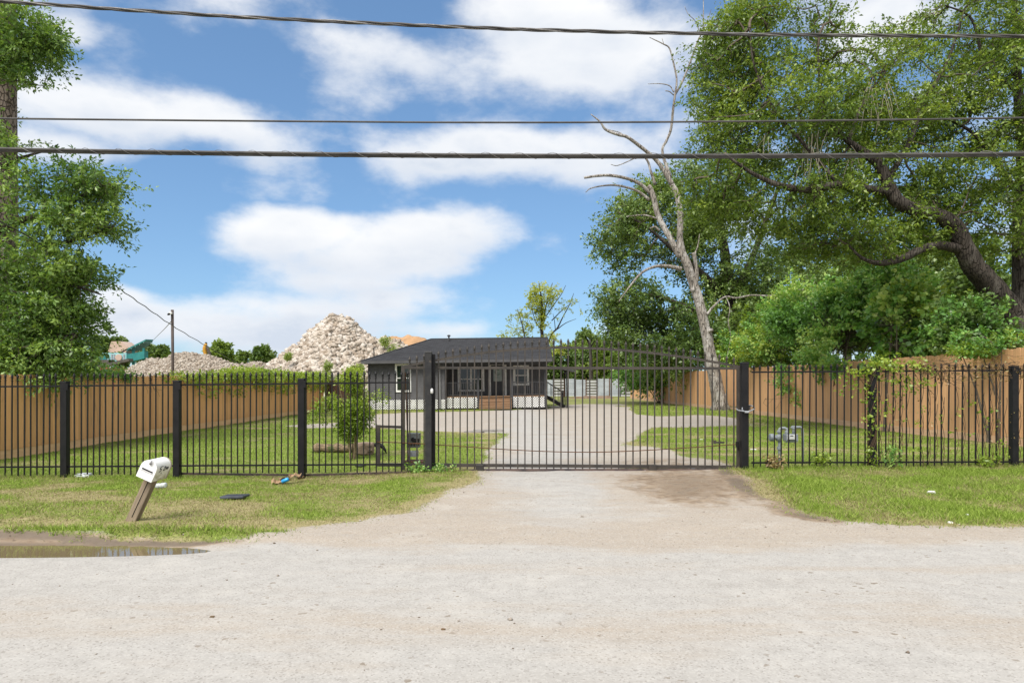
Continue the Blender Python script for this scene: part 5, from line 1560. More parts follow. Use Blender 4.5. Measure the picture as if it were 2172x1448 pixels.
def tree(name, label, cat, base, limbs, env, n, per, L, mats, clump=(.45, .45, .3), gap=.0, gapscale=.6, gaps=(), seed=0, up=.7, bark='bark_oak', sides=10, group=None, aspect=.5, inner=.55, twig_r=.014, sun_tone=True, reach=99):
    root = empty(name, base, label, cat, group)
    org = np.array(tuple(base)); skel = []
    for i, (pts, rad) in enumerate(limbs):
        mb = MB(); mb.tube(pts, rad, sides if i == 0 else max(6, sides - 3), wob=.06)
        mb.build('trunk' if i == 0 else 'limb', M[bark], root, True)
        skel += [tuple(p) for p in pts]
    C = cloud(env, n, inner, gap, gapscale, gaps, seed)
    S = np.array(skel)
    A, load = branching(S, C)
    ln = np.sqrt(((C - A) ** 2).sum(1)); k = ln < reach; A, C, load = A[k], C[k], load[k]
    ax_ = C - A; ax_ /= np.maximum(np.linalg.norm(ax_, axis=1), 1e-6)[:, None]; ax_[:, 2] *= .8
    r1 = np.minimum(twig_r * .45 * np.sqrt(load), twig_r * 3)
    V, F = twig_mesh(A, C, r1 * 1.15, r1 * .8, .08, seed)
    place('twigs', np_mesh('twigs', V - org, F, M['twigs']), root)
    if not isinstance(mats, (list, tuple)): mats = [mats]
    r_ = np.random.default_rng(300 + seed)
    pick = r_.integers(0, len(mats), len(C)) if len(mats) > 1 else np.zeros(len(C), int)
    # clump tone drifts at random: leaf age, plus lit and shaded layers painted in
    tone = np.clip(.44 + 1.7 * (fbm(C[:, 0] * .45 + C[:, 1] * .35, C[:, 2] * .6, 3, seed + 9) - .5) + r_.normal(0, .2, len(C)), 0, 1)
    for q, mm_ in enumerate(mats):
        Cq = C[pick == q]
        if len(Cq) == 0: continue
        V, F, rnd = leaf_cards(Cq, clump, per, L, up, aspect, 0, seed + q, tone=tone[pick == q], axis=ax_[pick == q])
        place('crown', np_mesh('crown', V - org, F, M[mm_], True, fattr=dict(rnd=rnd)), root)
    return root

def E(px_, py_, rx, rz, Y, ry, w=1.0):
    """ellipsoid from photo pixels at distance Y; ry in metres"""
    return (P(px_, py_, Y), Vector((rx / FPX * Y, ry, rz / FPX * Y)), w)

# --- dead tree on the right of the drive
def dead_tree():
    Y = 37.5; c = on_ground(1528, 872); base = Vector((GX(1528, Y), Y, Hs(GX(1528, Y), Y) - .05))
    root = empty('dead_tree', base, 'tall bare dead tree leaning over the gate, grey peeling bark', 'tree')
    def c1(rows): return [(1180 + a / 3.29, b / 3.29, r_, dy) for a, b, r_, dy in rows]
    def c2(rows): return [(1180 + a / 3.017, 400 + b / 3.017, r_, dy) for a, b, r_, dy in rows]
    L_ = [('trunk', [(1529, 882, 27, 0), (1527, 862, 21, 0), (1522, 830, 18.5, 0), (1516, 800, 17.5, 0), (1508, 760, 17, 0), (1500, 715, 16, 0), (1492, 680, 15, 0), (1483, 640, 14.5, 0), (1470, 600, 14, 0), (1458, 562, 13, 0), (1446, 535, 12.5, 0), (1442, 505, 9.5, 0), (1443, 476, 9.5, 0), (1442, 443, 9.5, 0), (1436, 412, 9, 0), (1425, 392, 8, 0)], 16),
          ('branch', c2([(790, 440, 9, 0), (740, 340, 9, 0), (690, 250, 8.5, .1), (650, 170, 8.5, .2), (625, 70, 8.5, .2), (600, 0, 8, .2)]) + [(1374, 395, 7, .2)], 10),
          ('branch', c1([(810, 1290, 8, 0), (740, 1175, 6.5, 0), (690, 1110, 6, 0), (620, 1050, 5.5, -.2), (500, 960, 5, -.4), (430, 940, 4.5, -.5), (345, 905, 4, -.5), (305, 850, 2.6, -.6), (240, 797, 1.4, -.6)]), 8),
          ('branch', c1([(655, 1350, 6, .2), (600, 1295, 5.5, .1), (540, 1262, 5, 0), (470, 1240, 4.6, -.2), (380, 1225, 4.4, -.3), (300, 1226, 4, -.4), (195, 1240, 3.6, -.5)]), 8),
          ('branch', c1([(650, 1395, 5, .2), (560, 1330, 3.8, .1), (430, 1295, 3.2, 0), (330, 1296, 2.4, -.1), (240, 1315, 1.8, -.2), (205, 1342, 1, -.2)]), 7),
          ('branch', c1([(690, 1290, 5, .2), (660, 1200, 4, .2), (640, 1130, 3.4, .3), (600, 1075, 2.5, .3)]), 7),
          ('branch', c1([(600, 1078, 2, .3), (540, 1108, 1.6, .2), (430, 1155, 1.3, .1), (380, 1148, .8, .1)]), 6),
          ('branch', c1([(795, 1240, 6, 0), (740, 1060, 4, .2), (770, 980, 4, .2), (800, 900, 4, .2), (815, 760, 3.8, .1), (828, 665, 3.4, 0), (840, 560, 2.8, 0), (820, 450, 2.6, 0), (790, 340, 2.2, 0), (745, 308, 1.8, -.1), (650, 262, 1, -.2)]), 7),
          ('branch', c1([(828, 665, 3, 0), (880, 570, 3.2, .1), (940, 420, 2.9, .2), (990, 280, 2.5, .2), (1020, 220, 2.2, .2), (1026, 100, 1.6, .2), (1026, -20, .8, .2)]), 7),
          ('branch', c1([(1018, 225, 1.6, .2), (1060, 130, 1.2, .3), (1080, 68, .7, .3)]), 5),
          ('branch', c1([(1005, 235, 1.4, .2), (970, 150, 1, .1), (920, 100, .9, 0), (895, 45, .6, 0)]), 5),
          ('branch', c1([(820, 645, 2.2, 0), (790, 600, 1.7, -.1), (720, 585, 1.3, -.2), (640, 587, .7, -.3)]), 5),
          ('branch', c1([(820, 665, 1.8, 0), (790, 640, 1.6, -.1), (760, 635, 1.5, -.1)]), 5),
          ('branch', c1([(750, 310, 1.2, -.1), (742, 285, 1, -.1), (738, 268, .8, -.1)]), 5),
          ('branch', c1([(470, 950, 2, -.4), (440, 925, 1.6, -.4), (360, 905, 1.2, -.4)]), 5),
          ('branch', c2([(800, 515, 8, -.1), (700, 495, 5.2, -.2), (620, 502, 4.4, -.4), (545, 540, 3.6, -.6), (475, 620, 2.6, -.8), (400, 722, 1.4, -.9)]), 8),
          ('branch', c2([(965, 805, 5, -.2), (1010, 750, 3.6, -.3), (1080, 692, 2.8, -.4), (1150, 700, 2.8, -.5), (1250, 682, 2.6, -.6), (1350, 686, 2.4, -.7), (1450, 676, 2, -.8), (1560, 646, 1.6, -.9), (1640, 652, 1, -1)]), 7),
          ('branch', c2([(1085, 690, 1.6, -.4), (1110, 760, 1.4, -.5), (1100, 850, 1.2, -.5), (1115, 950, 1, -.5), (1090, 1080, .8, -.5)]), 5),
          ('branch', c2([(870, 660, 9, -.1), (900, 580, 6, -.15), (892, 480, 5.5, -.15), (880, 410, 6.5, -.15)]), 9),
          ('branch', c2([(885, 420, 3, -.15), (905, 370, 2, -.15), (917, 290, 1, -.15)]), 6),
          ('branch', c2([(660, 270, 4, .2), (630, 245, 3, .1), (600, 255, 2, 0)]), 6),
          ('branch', c2([(640, 190, 3, .2), (560, 170, 2, .2), (450, 178, 1, .2)]), 6),
          ('branch', [(1500, 705, 6, -.1), (1508, 700, 6, -.35), (1510, 702, 5, -.45)], 7)]
    for nm, rows, sd in L_:
        p, r_ = limb_pts(rows, Y, 6); r_ = [q * (.78 if p[i].z < 3 else .70) for i, q in enumerate(r_)]
        mb = MB(); mb.tube(p, r_, sd, wob=.05); mb.build(nm, M['bark_dead'], root, True)
    # root flare
    mb = MB()
    for k in range(7):
        a = k * 2 * math.pi / 7 + .3; d = Vector((math.cos(a), math.sin(a), 0))
        mb.tube([base + d * .12 + Vector((0, 0, .9)), base + d * .28 + Vector((0, 0, .35)), base + d * .56 + Vector((0, 0, -.02))], [.19, .16, .06], 8)
    mb.build('root_flare', M['bark_dead'], root, True)
dead_tree()

# --- big live oak leaning in from the right
def live_oak():
    Y = 21.5
    limbs = [limb_pts([(a, b, c_ * .70, d - .8) for a, b, c_, d in r_], Y, 6) for r_ in [
        [(2195, 860, 62, 0), (2185, 760, 52, 0), (2160, 690, 46, 0), (2125, 640, 38, -.1), (2090, 595, 33, -.3), (2062, 560, 30, -.5), (2042, 520, 27, -.6), (2026, 482, 25, -.7), (1992, 458, 21, -.9), (1945, 446, 19, -1.1), (1905, 428, 20, -1.2), (1884, 392, 18, -1.2), (1866, 352, 15, -1.2), (1842, 330, 13, -1.2), (1800, 300, 9, -1), (1760, 255, 6, -.8), (1740, 190, 4, -.8), (1735, 100, 2.5, -.8)],
        [(2035, 528, 16, -.6), (1992, 520, 13, -.9), (1955, 528, 12, -1.1), (1915, 548, 11, -1.3), (1870, 558, 9, -1.5), (1830, 548, 5, -1.6), (1800, 520, 3, -1.6)],
        [(1895, 410, 13, -1.2), (1840, 400, 11, -1.5), (1780, 392, 11, -1.7), (1720, 402, 11, -1.9), (1660, 395, 9, -2.1), (1600, 370, 6, -2.2), (1540, 330, 3.5, -2.3)],
        [(2178, 720, 34, .5), (2166, 600, 23, .7), (2164, 450, 20, .9), (2170, 330, 17, 1), (2160, 200, 13, 1), (2155, 80, 9, 1), (2150, -40, 6, 1)],
        [(1880, 388, 9, -1.1), (1930, 300, 7, -.6), (1960, 220, 5.5, -.2), (2010, 130, 4, 0), (2040, 40, 3, 0)],
        [(1800, 300, 6, -1), (1830, 220, 4.5, -.6), (1880, 150, 3, -.3)],
        [(1780, 392, 6, -1.7), (1700, 300, 5, -1.7), (1640, 230, 4, -1.6), (1600, 140, 3, -1.5), (1590, 60, 2, -1.5)],
        [(2168, 420, 9, .9), (2100, 330, 7, .8), (2060, 280, 5, .6), (1990, 240, 3, .5)],
        [(2160, 200, 7, 1), (2090, 130, 5, .8), (2060, 40, 3.5, .8), (2000, 10, 2, .8)]]]
    env = [E(1580, 160, 110, 150, Y, 2.2, 1.1), E(1500, 265, 70, 90, Y - 1, 1.6, .5), E(1640, 90, 150, 110, Y, 2.2, .8), E(1530, 395, 90, 70, Y - 1, 1.8, .5), E(1690, 260, 200, 110, Y - 1, 2.6, 1.7),
           E(1850, 330, 200, 110, Y, 2.8, 1.8), E(1850, 180, 190, 90, Y, 2.4, .9), E(2050, 330, 170, 130, Y, 3.0, 1.7), E(2110, 200, 110, 130, Y, 2.8, .9), E(2030, 70, 170, 80, Y + .5, 2.4, .7),
           E(1680, 430, 190, 70, Y - 1.2, 2.2, 1.2), E(1900, 480, 180, 60, Y, 2.4, .7), E(2090, 470, 110, 80, Y, 2.5, .8), E(1780, 520, 110, 50, Y - 1.5, 1.8, .5), E(2290, 250, 190, 250, Y, 3.2, 1.6), E(2350, 500, 150, 120, Y, 3, .6),
           E(1930, 520, 60, 40, Y - 1.2, 1.0, .2), E(2200, 20, 130, 80, Y, 2.6, .5)]
    gaps = [E(1960, 110, 45, 70, Y, 9), E(1850, 60, 28, 60, Y, 9), E(1930, 190, 30, 25, Y, 9), E(1765, 480, 45, 26, Y, 9), E(1930, 490, 40, 22, Y, 9), E(2120, 470, 26, 26, Y, 9), E(1690, 585, 60, 40, Y, 9), E(1420, 330, 26, 200, Y, 9)]
    c = limbs[0][0][0]
    oak = tree('live_oak', 'spreading live oak with dark leaning trunk rising behind the orange fence', 'tree', Vector((c.x, Y, 0)), limbs, env, 5000, 38, .104, 'oak_lf', (.44, .44, .34), .455, .75, gaps, 1, up=.8, sides=14, aspect=.46, reach=2.6)
    # bare pale twigs hanging in loops from the crown
    r_ = random.Random(8)
    for (px_, py_, n, ln) in ((1865, 190, 12, 70), (1730, 300, 12, 75), (1715, 345, 6, 60), (1795, 330, 5, 40), (1640, 300, 4, 40)):
        for k in range(n):
            x = px_ + r_.uniform(-26, 26); y = py_ + r_.uniform(-25, 15); Yk = 18.9 + r_.uniform(-.3, .6); dx = r_.uniform(-26, 26)
            pts = spline([(x, y), (x + dx * .6, y + ln * .4), (x + dx, y + ln * r_.uniform(.7, 1.1)), (x + dx * r_.uniform(.2, 1.5), y + ln * r_.uniform(.75, 1.2))], 5)
            mb = MB(); mb.tube([P(a, b, Yk) for a, b in pts], [.010 * (1 - .7 * i / len(pts)) for i in range(len(pts))], 4); mb.build('hanging_twig', M['moss'], oak)
live_oak()

# --- oak behind the dead tree
def dark_oak():
    Y = 50.0
    limbs = [limb_pts(r_, Y, 5) for r_ in [
        [(1560, 866, 20, 0), (1556, 760, 15, 0), (1548, 660, 13, 0), (1542, 590, 12, 0), (1535, 520, 9, 0), (1520, 440, 6, 0), (1500, 370, 3, 0)],
        [(1548, 640, 9, 0), (1500, 590, 7, -1), (1440, 540, 5, -2), (1370, 480, 3, -2.5), (1310, 450, 2, -3)],
        [(1550, 630, 8, 0), (1590, 560, 7, 0), (1620, 480, 5.5, 0), (1650, 400, 3.5, 0)],
        [(1552, 690, 7, 0), (1480, 660, 5, -2), (1400, 630, 3.5, -3), (1330, 620, 2, -3)],
        [(1556, 740, 6, 0), (1480, 730, 4, -2), (1400, 730, 3, -3)]]]
    env = [E(1400, 465, 110, 80, Y, 3.5, 1.1), E(1330, 500, 70, 70, Y - 1, 2.6, .6), E(1480, 420, 120, 80, Y, 3.5, .9), E(1560, 520, 110, 120, Y, 4, 1.2), E(1640, 440, 110, 110, Y + 1, 4, 1.0),
           E(1340, 640, 75, 60, Y - 2, 2.6, .7), E(1440, 720, 120, 80, Y - 2, 3.2, 1.4), E(1350, 700, 60, 40, Y - 2, 2.4, .4), E(1540, 680, 110, 90, Y, 3.5, 1.0), E(1650, 600, 110, 90, Y, 3.5, .8), E(1480, 560, 80, 70, Y, 3, .5)]
    gaps = [E(1380, 590, 55, 26, Y, 12), E(1590, 500, 22, 36, Y, 12), E(1690, 570, 30, 40, Y, 12)]
    c = limbs[0][0][0]
    tree('oak_tree', 'dark full crowned oak directly behind the bare dead tree', 'tree', Vector((c.x, Y, 0)), limbs, env, 2600, 40, .20, 'dark_lf', (.8, .8, .6), .42, .4, gaps, 2, up=.9, sides=10, aspect=.55, twig_r=.025, reach=5)
dark_oak()

# --- left edge: pine trunk and the oak growing round it
def left_trees():
    Y = 17.6; c = Vector((GX(6, Y), Y, 0))
    p, r_ = limb_pts([(6, 960, 34, 0), (6, 860, 30, 0), (6, 600, 28.5, 0), (5, 300, 27, 0), (4, 60, 25.5, 0), (3, -300, 23, 0), (2, -700, 18, 0), (0, -1000, 10, 0)], Y, 6)
    root = empty('pine_tree', c, 'tall pine trunk with plated bark at the picture edge', 'tree')
    mb = MB(); mb.tube(p, r_, 16, wob=.025); mb.build('trunk', M['bark_pine'], root, True)
    C = cloud([(P(0, -900, Y), Vector((2.6, 2.6, 1.8)), 1), (P(0, -700, Y), Vector((3.0, 3.0, 1.2)), 1)], 240, .4, seed=21)
    V, F, rnd = leaf_cards(C, (.5, .5, .35), 34, .22, .3, .07, 0, 21); place('crown', np_mesh('crown', V - np.array(tuple(c)), F, M['dark_lf'], True, fattr=dict(rnd=rnd)), root)
    S = np.array([tuple(q) for q in p[-14:]]); j = ((C[:, None] - S[None]) ** 2).sum(2).argmin(1); V, F = twig_mesh(S[j], C, .03, .01, .08, 21); place('branches', np_mesh('branches', V - np.array(tuple(c)), F, M['twigs']), root)
    Y = 16.8
    limbs = [limb_pts(r_, Y, 5) for r_ in [
        [(-70, 980, 26, 1.2), (-66, 800, 22, 1.2), (-60, 600, 19, 1.1), (-52, 400, 16, .9), (-45, 200, 13, .8), (-30, 40, 9, .6), (-20, -120, 5, .5)],
        [(-55, 520, 11, 1.0), (10, 480, 9, .4), (60, 465, 8, .1), (92, 458, 6, 0), (150, 430, 4, -.2), (200, 400, 2.5, -.3), (240, 390, 1.5, -.3)],
        [(92, 458, 4, 0), (98, 430, 3, 0), (135, 400, 2, .2), (130, 330, 1.2, .3)],
        [(-50, 560, 9, 1), (30, 560, 7, .4), (100, 525, 5, .2), (170, 505, 3.5, 0), (240, 480, 2, 0)],
        [(-58, 640, 9, 1), (20, 620, 7, .3), (100, 600, 5, 0), (170, 610, 3, -.2), (215, 625, 1.5, -.3)],
        [(-62, 760, 9, 1), (20, 720, 7, .2), (100, 700, 5, -.2), (160, 710, 3, -.3)],
        [(-45, 180, 7, .8), (10, 120, 5, .4), (60, 110, 3.5, .1), (110, 90, 2, 0), (140, 85, 1, 0)],
        [(20, 90, 3, .4), (60, 130, 2, .2), (70, 180, 1, .2)],
        [(-50, 400, 7, 1), (10, 350, 5, .5), (60, 330, 3, .3), (100, 320, 1.5, .2)]]]
    env = [E(45, 70, 75, 60, Y, 1.2, .55), E(75, 120, 45, 45, Y, .8, .22), E(110, 88, 30, 14, Y, .5, .08), E(68, 170, 22, 22, Y, .5, .08), E(15, 115, 50, 60, Y - .4, 1.0, .3), E(40, 300, 60, 22, Y, .9, .16), E(95, 335, 60, 22, Y, .9, .16),
           E(150, 385, 75, 60, Y, 1.2, .5), E(215, 395, 50, 45, Y, 1.0, .28), E(180, 470, 85, 42, Y, 1.2, .55), E(60, 430, 60, 80, Y, 1.3, .35), E(80, 560, 110, 60, Y, 1.6, .9), E(160, 585, 55, 34, Y, 1.1, .4), E(60, 660, 125, 80, Y, 1.8, 1.5),
           E(120, 665, 65, 55, Y, 1.4, .6), E(60, 745, 130, 50, Y - .3, 1.8, 1.3), E(120, 735, 45, 38, Y, 1.2, .35), E(20, 790, 70, 28, Y - 1.0, 1.0, .4), E(85, 800, 55, 22, Y - .6, .8, .22), E(-60, 500, 70, 260, Y, 1.8, 1.0), E(-120, 200, 100, 200, Y, 1.8, .8)]
    gaps = [E(100, 240, 120, 42, Y, 5), E(195, 545, 34, 12, Y, 5), E(150, 760, 14, 12, Y, 5), E(25, 560, 16, 22, Y - 1, 1.0)]
    c = limbs[0][0][0]
    tree('water_oak', 'leafy oak growing round the pine trunk at the left fence', 'tree', Vector((c.x, c.y, 0)), limbs, env, 2200, 36, .102, 'left_lf', (.34, .34, .25), .45, .9, gaps, 3, up=.7, sides=10, aspect=.42, reach=2.2, inner=.35)
left_trees()

# --- young tree behind the house
def young_tree():
    Y = 58.0
    rows = [[(1153, 830, 7, 0), (1150, 720, 6, 0), (1149, 690, 5.5, 0), (1150, 660, 4.5, 0), (1148, 630, 3, 0), (1143, 600, 1.5, 0)],
            [(1150, 690, 3, 0), (1157, 655, 2.4, 0), (1163, 625, 1.8, 0), (1172, 600, 1, 0)],
            [(1163, 726, 4, .5), (1172, 706, 3.4, .5), (1182, 696, 2.8, .5), (1195, 670, 2, .6), (1207, 648, 1.5, .6), (1217, 622, .8, .6)],
            [(1182, 698, 2, .5), (1200, 685, 1.3, .5), (1222, 676, .7, .5)], [(1170, 680, 2, .3), (1190, 660, 1.6, .3), (1210, 645, 1.1, .3), (1228, 640, .7, .3)],
            [(1117, 730, 2.8, -.5), (1110, 700, 2.2, -.5), (1104, 675, 1.5, -.5), (1097, 655, .8, -.5)], [(1152, 680, 2.2, .2), (1172, 650, 1.8, .2), (1190, 625, 1.2, .2), (1200, 605, .7, .2)],
            [(1149, 700, 2, 0), (1135, 680, 1.4, 0), (1128, 650, .9, 0)], [(1178, 700, 1.5, .5), (1176, 680, 1.1, .5), (1173, 665, .6, .5)]]
    limbs = [limb_pts([(a, b, c_ * .6, d) for a, b, c_, d in r_], Y, 5) for r_ in rows]
    env = [E(1150, 630, 30, 34, Y, 1.2, 1.4), E(1133, 640, 16, 24, Y, .9, .6), E(1170, 620, 22, 22, Y, 1, .35), E(1148, 680, 12, 30, Y, .6, .7), E(1103, 680, 26, 26, Y, 1, .5), E(1085, 710, 24, 12, Y, 1, .25), E(1205, 660, 28, 34, Y, 1, .28), E(1118, 705, 14, 20, Y, .8, .3), E(1165, 715, 20, 14, Y, .8, .3), E(1185, 735, 18, 18, Y, .8, .25)]
    c = limbs[0][0][0]
    tree('young_tree', 'thin yellow-green young tree standing up behind the house roof', 'tree', Vector((c.x, Y, 0)), limbs, env, 330, 20, .15, 'pale_lf', (.32, .32, .26), .3, 1, (), 4, up=.5, sides=8, aspect=.6, twig_r=.012, reach=1.8)
young_tree()

# --- shrubs piled up over the right fence
def shrub(name, label, px_, py_, Y, rx, rz, ry, n, per, L, mats, seed, clump=.3, gap=.45, aspect=.62, cat='shrub', up=.8, extra=()):
    c = P(px_, py_, Y); base = Vector((c.x, c.y, 0))
    root = empty(name, base, label, cat)
    env = [E(px_, py_, rx, rz, Y, ry, 1.6), E(px_ - rx * .5, py_ + rz * .4, rx * .55, rz * .5, Y - .2, ry * .8, .7), E(px_ + rx * .5, py_ + rz * .35, rx * .55, rz * .55, Y + .2, ry * .8, .7), E(px_ + rx * .1, py_ - rz * .6, rx * .45, rz * .4, Y, ry * .6, .4)] + list(extra)
    C = cloud(env, n, .6, gap, .9, (), seed)
    C = C[C[:, 2] > .15]
    rr = np.random.default_rng(seed); mb = MB()
    for k in range(7):
        q = C[rr.integers(0, len(C))]; b = base + Vector((rr.uniform(-.3, .3), rr.uniform(-.3, .3), 0))
        mb.tube([b, b.lerp(Vector(q), .5) + Vector((0, 0, .25)), Vector(q)], [.04, .025, .008], 6)
    mb.build('stem', M['twigs'], root)
    S = np.array([tuple(base + Vector((0, 0, h))) for h in np.linspace(.3, max(.6, c.z), 6)]); j = ((C[:, None] - S[None]) ** 2).sum(2).argmin(1)
    V, F = twig_mesh(S[j], C, .01, .004, .15, seed); place('twigs', np_mesh('twigs', V - np.array(tuple(base)), F, M['twigs']), root)
    ax_ = C - np.array([c.x, c.y, c.z - .4 * rz / FPX * Y]); ax_ /= np.maximum(np.linalg.norm(ax_, axis=1), 1e-6)[:, None]; ax_ += rr.normal(0, .45, ax_.shape); ax_ /= np.linalg.norm(ax_, axis=1)[:, None]
    mats = mats if isinstance(mats, (list, tuple)) else [mats]
    pick = rr.integers(0, len(mats), len(C)); tone = np.clip(.42 + 1.9 * (fbm(C[:, 0] * .8 + C[:, 1] * .5, C[:, 2] * .9, 3, seed) - .5) + rr.normal(0, .2, len(C)), 0, 1)
    for q in range(len(mats)):
        Cq = C[pick == q]
        if len(Cq): V, F, rnd = leaf_cards(Cq, (clump * .9, clump * .9, clump * .75), per, L, up, aspect, 0, seed + q, tone=tone[pick == q], axis=ax_[pick == q]); place('foliage', np_mesh('foliage', V - np.array(tuple(base)), F, M[mats[q]], True, fattr=dict(rnd=rnd)), root)
    return root

shrub('fence_shrub', 'broad leafy shrub hanging over the fence just beyond the gate post', 1640, 715, 33.5, 85, 72, 1.5, 330, 44, .135, ['bush_lf', 'bush_lf', 'lime_lf'], 31, .42, extra=[E(1615, 775, 45, 25, 33, .4, .3), E(1668, 800, 22, 40, 30, .12, .22), E(1690, 830, 12, 25, 29.2, .1, .06)])
shrub('fence_shrub', 'tall shrub mass between the dead branch and the vine heap', 1730, 655, 30.5, 85, 70, 1.6, 330, 44, .135, 'bush_lf', 32, .42)
shrub('fence_shrub', 'shrub trailing leaves down the orange boards left of the vine post', 1775, 700, 27.5, 85, 85, 1.4, 420, 44, .13, 'bush_lf', 33, .40, extra=[E(1740, 768, 50, 24, 26.8, .35, .4), E(1800, 768, 50, 24, 24.5, .35, .4), E(1800, 735, 75, 45, 27.5, .9, 1.0)])
shrub('vine_heap', 'big-leaved vine heap in a rounded mound above the vine post', 1895, 690, 21.8, 95, 85, 1.1, 420, 36, .155, ['bush_lf', 'bush_lf', 'bush_lf', 'lime_lf'], 34, .32, aspect=.9, extra=[E(1940, 735, 50, 40, 21, .5, .4), E(1860, 765, 50, 26, 22.5, .35, .35), E(1925, 765, 36, 22, 20.8, .3, .25)])
shrub('fence_shrub', 'dark shrub behind the vine heap under the oak limb', 1860, 615, 26.5, 110, 55, 1.6, 330, 44, .13, 'bush_lf', 35, .40)
shrub('fence_shrub', 'dark leafy shrub at the foot of the leaning oak trunk', 2060, 690, 19.6, 75, 52, .9, 230, 44, .115, ['bush_lf', 'dark_lf'], 36, .30)
shrub('fence_shrub', 'low vines creeping along the fence top below the oak trunk', 2120, 738, 17.3, 95, 16, .5, 150, 40, .075, ['bush_lf', 'lime_lf'], 37, .22, extra=[E(2230, 720, 80, 22, 16.4, .5, .6)])
shrub('fence_shrub', 'shrub under the fence trees to the far side of the dead trunk', 1585, 745, 44, 60, 52, 1.8, 220, 40, .18, ['bush_lf', 'lime_lf'], 38, .55)
shrub('fence_shrub', 'bushes drooping over the far end of the orange fence', 1400, 785, 55, 75, 42, 2.2, 260, 40, .2, 'bush_lf', 39, .65, extra=[E(1345, 800, 35, 26, 56, 1.2, .5)])

# --- yard shrub by the log
def yard_shrub():
    b = on_ground(748, 968); Y = b.y
    root = empty('yard_shrub', b, 'upright bright green shrub on the lawn beside the log', 'shrub')
    mb = MB(); rr = random.Random(5)
    tips = []
    for k in range(14):
        a = rr.uniform(0, 6.28); s = rr.uniform(.1, .45)
        tip = b + Vector((math.cos(a) * s, math.sin(a) * s, rr.uniform(1.2, 1.85))); tips.append(tip)
        mb.tube([b + Vector((math.cos(a) * .05, math.sin(a) * .05, -.03)), b + Vector((math.cos(a) * .10, math.sin(a) * .10, .5)), b.lerp(tip, .7) + Vector((0, 0, .1)), tip], [.018, .014, .009, .004], 6)
    mb.build('stem', plain('tan_stems', (.22, .17, .10), (.15, .115, .07), 8, .9), root)
    env = [E(745, 865, 36, 58, Y, .4, 1.6), E(738, 818, 24, 32, Y, .3, .7), E(762, 878, 30, 42, Y, .32, .6), E(744, 905, 28, 30, Y, .3, .6), E(700, 850, 30, 14, Y, .2, .10), E(800, 842, 26, 12, Y, .2, .08), E(752, 800, 20, 18, Y, .2, .22), E(675, 880, 24, 30, Y, .25, .08)]
    C = cloud(env, 560, .25, .30, 2.2, (), 41)
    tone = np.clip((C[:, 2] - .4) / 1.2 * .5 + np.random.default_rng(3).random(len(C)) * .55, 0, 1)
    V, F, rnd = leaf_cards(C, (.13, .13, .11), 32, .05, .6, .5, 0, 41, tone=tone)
    place('foliage', np_mesh('foliage', V - np.array(tuple(b)), F, M['lime_lf'], True, fattr=dict(rnd=rnd)), root)
    S = np.array([tuple(b + Vector((0, 0, h))) for h in np.linspace(.4, 1.5, 8)]); j = ((C[:, None] - S[None]) ** 2).sum(2).argmin(1)
    V, F = twig_mesh(S[j], C, .005, .002, .15, 41); place('twigs', np_mesh('twigs', V - np.array(tuple(b)), F, M['twigs']), root)
yard_shrub()

# --- creeper along the top of the left wooden fence
def fence_creeper():
    r_ = np.random.default_rng(51); base = Vector((XL, 31, 1.8)); org = np.array(tuple(base))
    root = empty('fence_creeper', base, 'bright green creeper spilling over the top of the tan fence', 'creeper')
    n = 620; t = r_.random(n) ** .9; Y = 21.5 + t * 18.5
    dens = np.interp(Y, [21.5, 24, 27, 32, 40], [.25, .5, 1, 1, 1]); k = r_.random(n) < dens; Y = Y[k]; n = len(Y)
    hgt = np.interp(Y, [21, 24, 27, 30, 33, 36, 40], [.10, .16, .42, .45, .35, .38, .4])
    X = XL + r_.uniform(-.5, .45, n); Z = 1.72 + hgt * r_.random(n) + np.where(r_.random(n) < .22, -r_.random(n) * .65, 0)
    X = np.where(Z < 1.7, XL + r_.uniform(.03, .22, n), X)
    C = np.stack([X, Y, Z], 1)
    V, F, rnd = leaf_cards(C, (.26, .35, .17), 36, .082, .8, .7, .12, 51); place('foliage', np_mesh('foliage', V - org, F, M['lime_lf'], True, fattr=dict(rnd=rnd)), root)
    A = C.copy(); A[:, 0] = XL - .1; A[:, 2] = 1.75; A[:, 1] += r_.normal(0, .5, n); V, F = twig_mesh(A, C, .006, .003, .2, 51); place('runners', np_mesh('runners', V - org, F, M['twigs']), root)
    mb = MB()
    for k in range(26):
        y = r_.uniform(20, 34); p = Vector((XL + .05, y, 1.82)); q = [p]
        for s in range(5): p = p + Vector((r_.uniform(.0, .05), r_.uniform(-.12, .16), -r_.uniform(.05, .16))); q.append(p)
        mb = MB(); mb.tube(q, [.008, .007, .006, .005, .004, .003], 4); mb.build('hanging_stem', M['twig'], root)
    # one more tuft at the near end
    b = Vector((XL, 18.6, 1.8)); root = empty('fence_creeper', b, 'small creeper tuft over the tan fence below the leafy oak', 'creeper')
    C = np.stack([XL + r_.uniform(-.35, .2, 60), r_.uniform(17.4, 19.6, 60), 1.72 + r_.random(60) * .28], 1); V, F, rnd = leaf_cards(C, (.2, .2, .14), 40, .07, .8, .6, 0, 52); place('foliage', np_mesh('foliage', V - np.array(tuple(b)), F, M['bush_lf'], True, fattr=dict(rnd=rnd)), root)
fence_creeper()

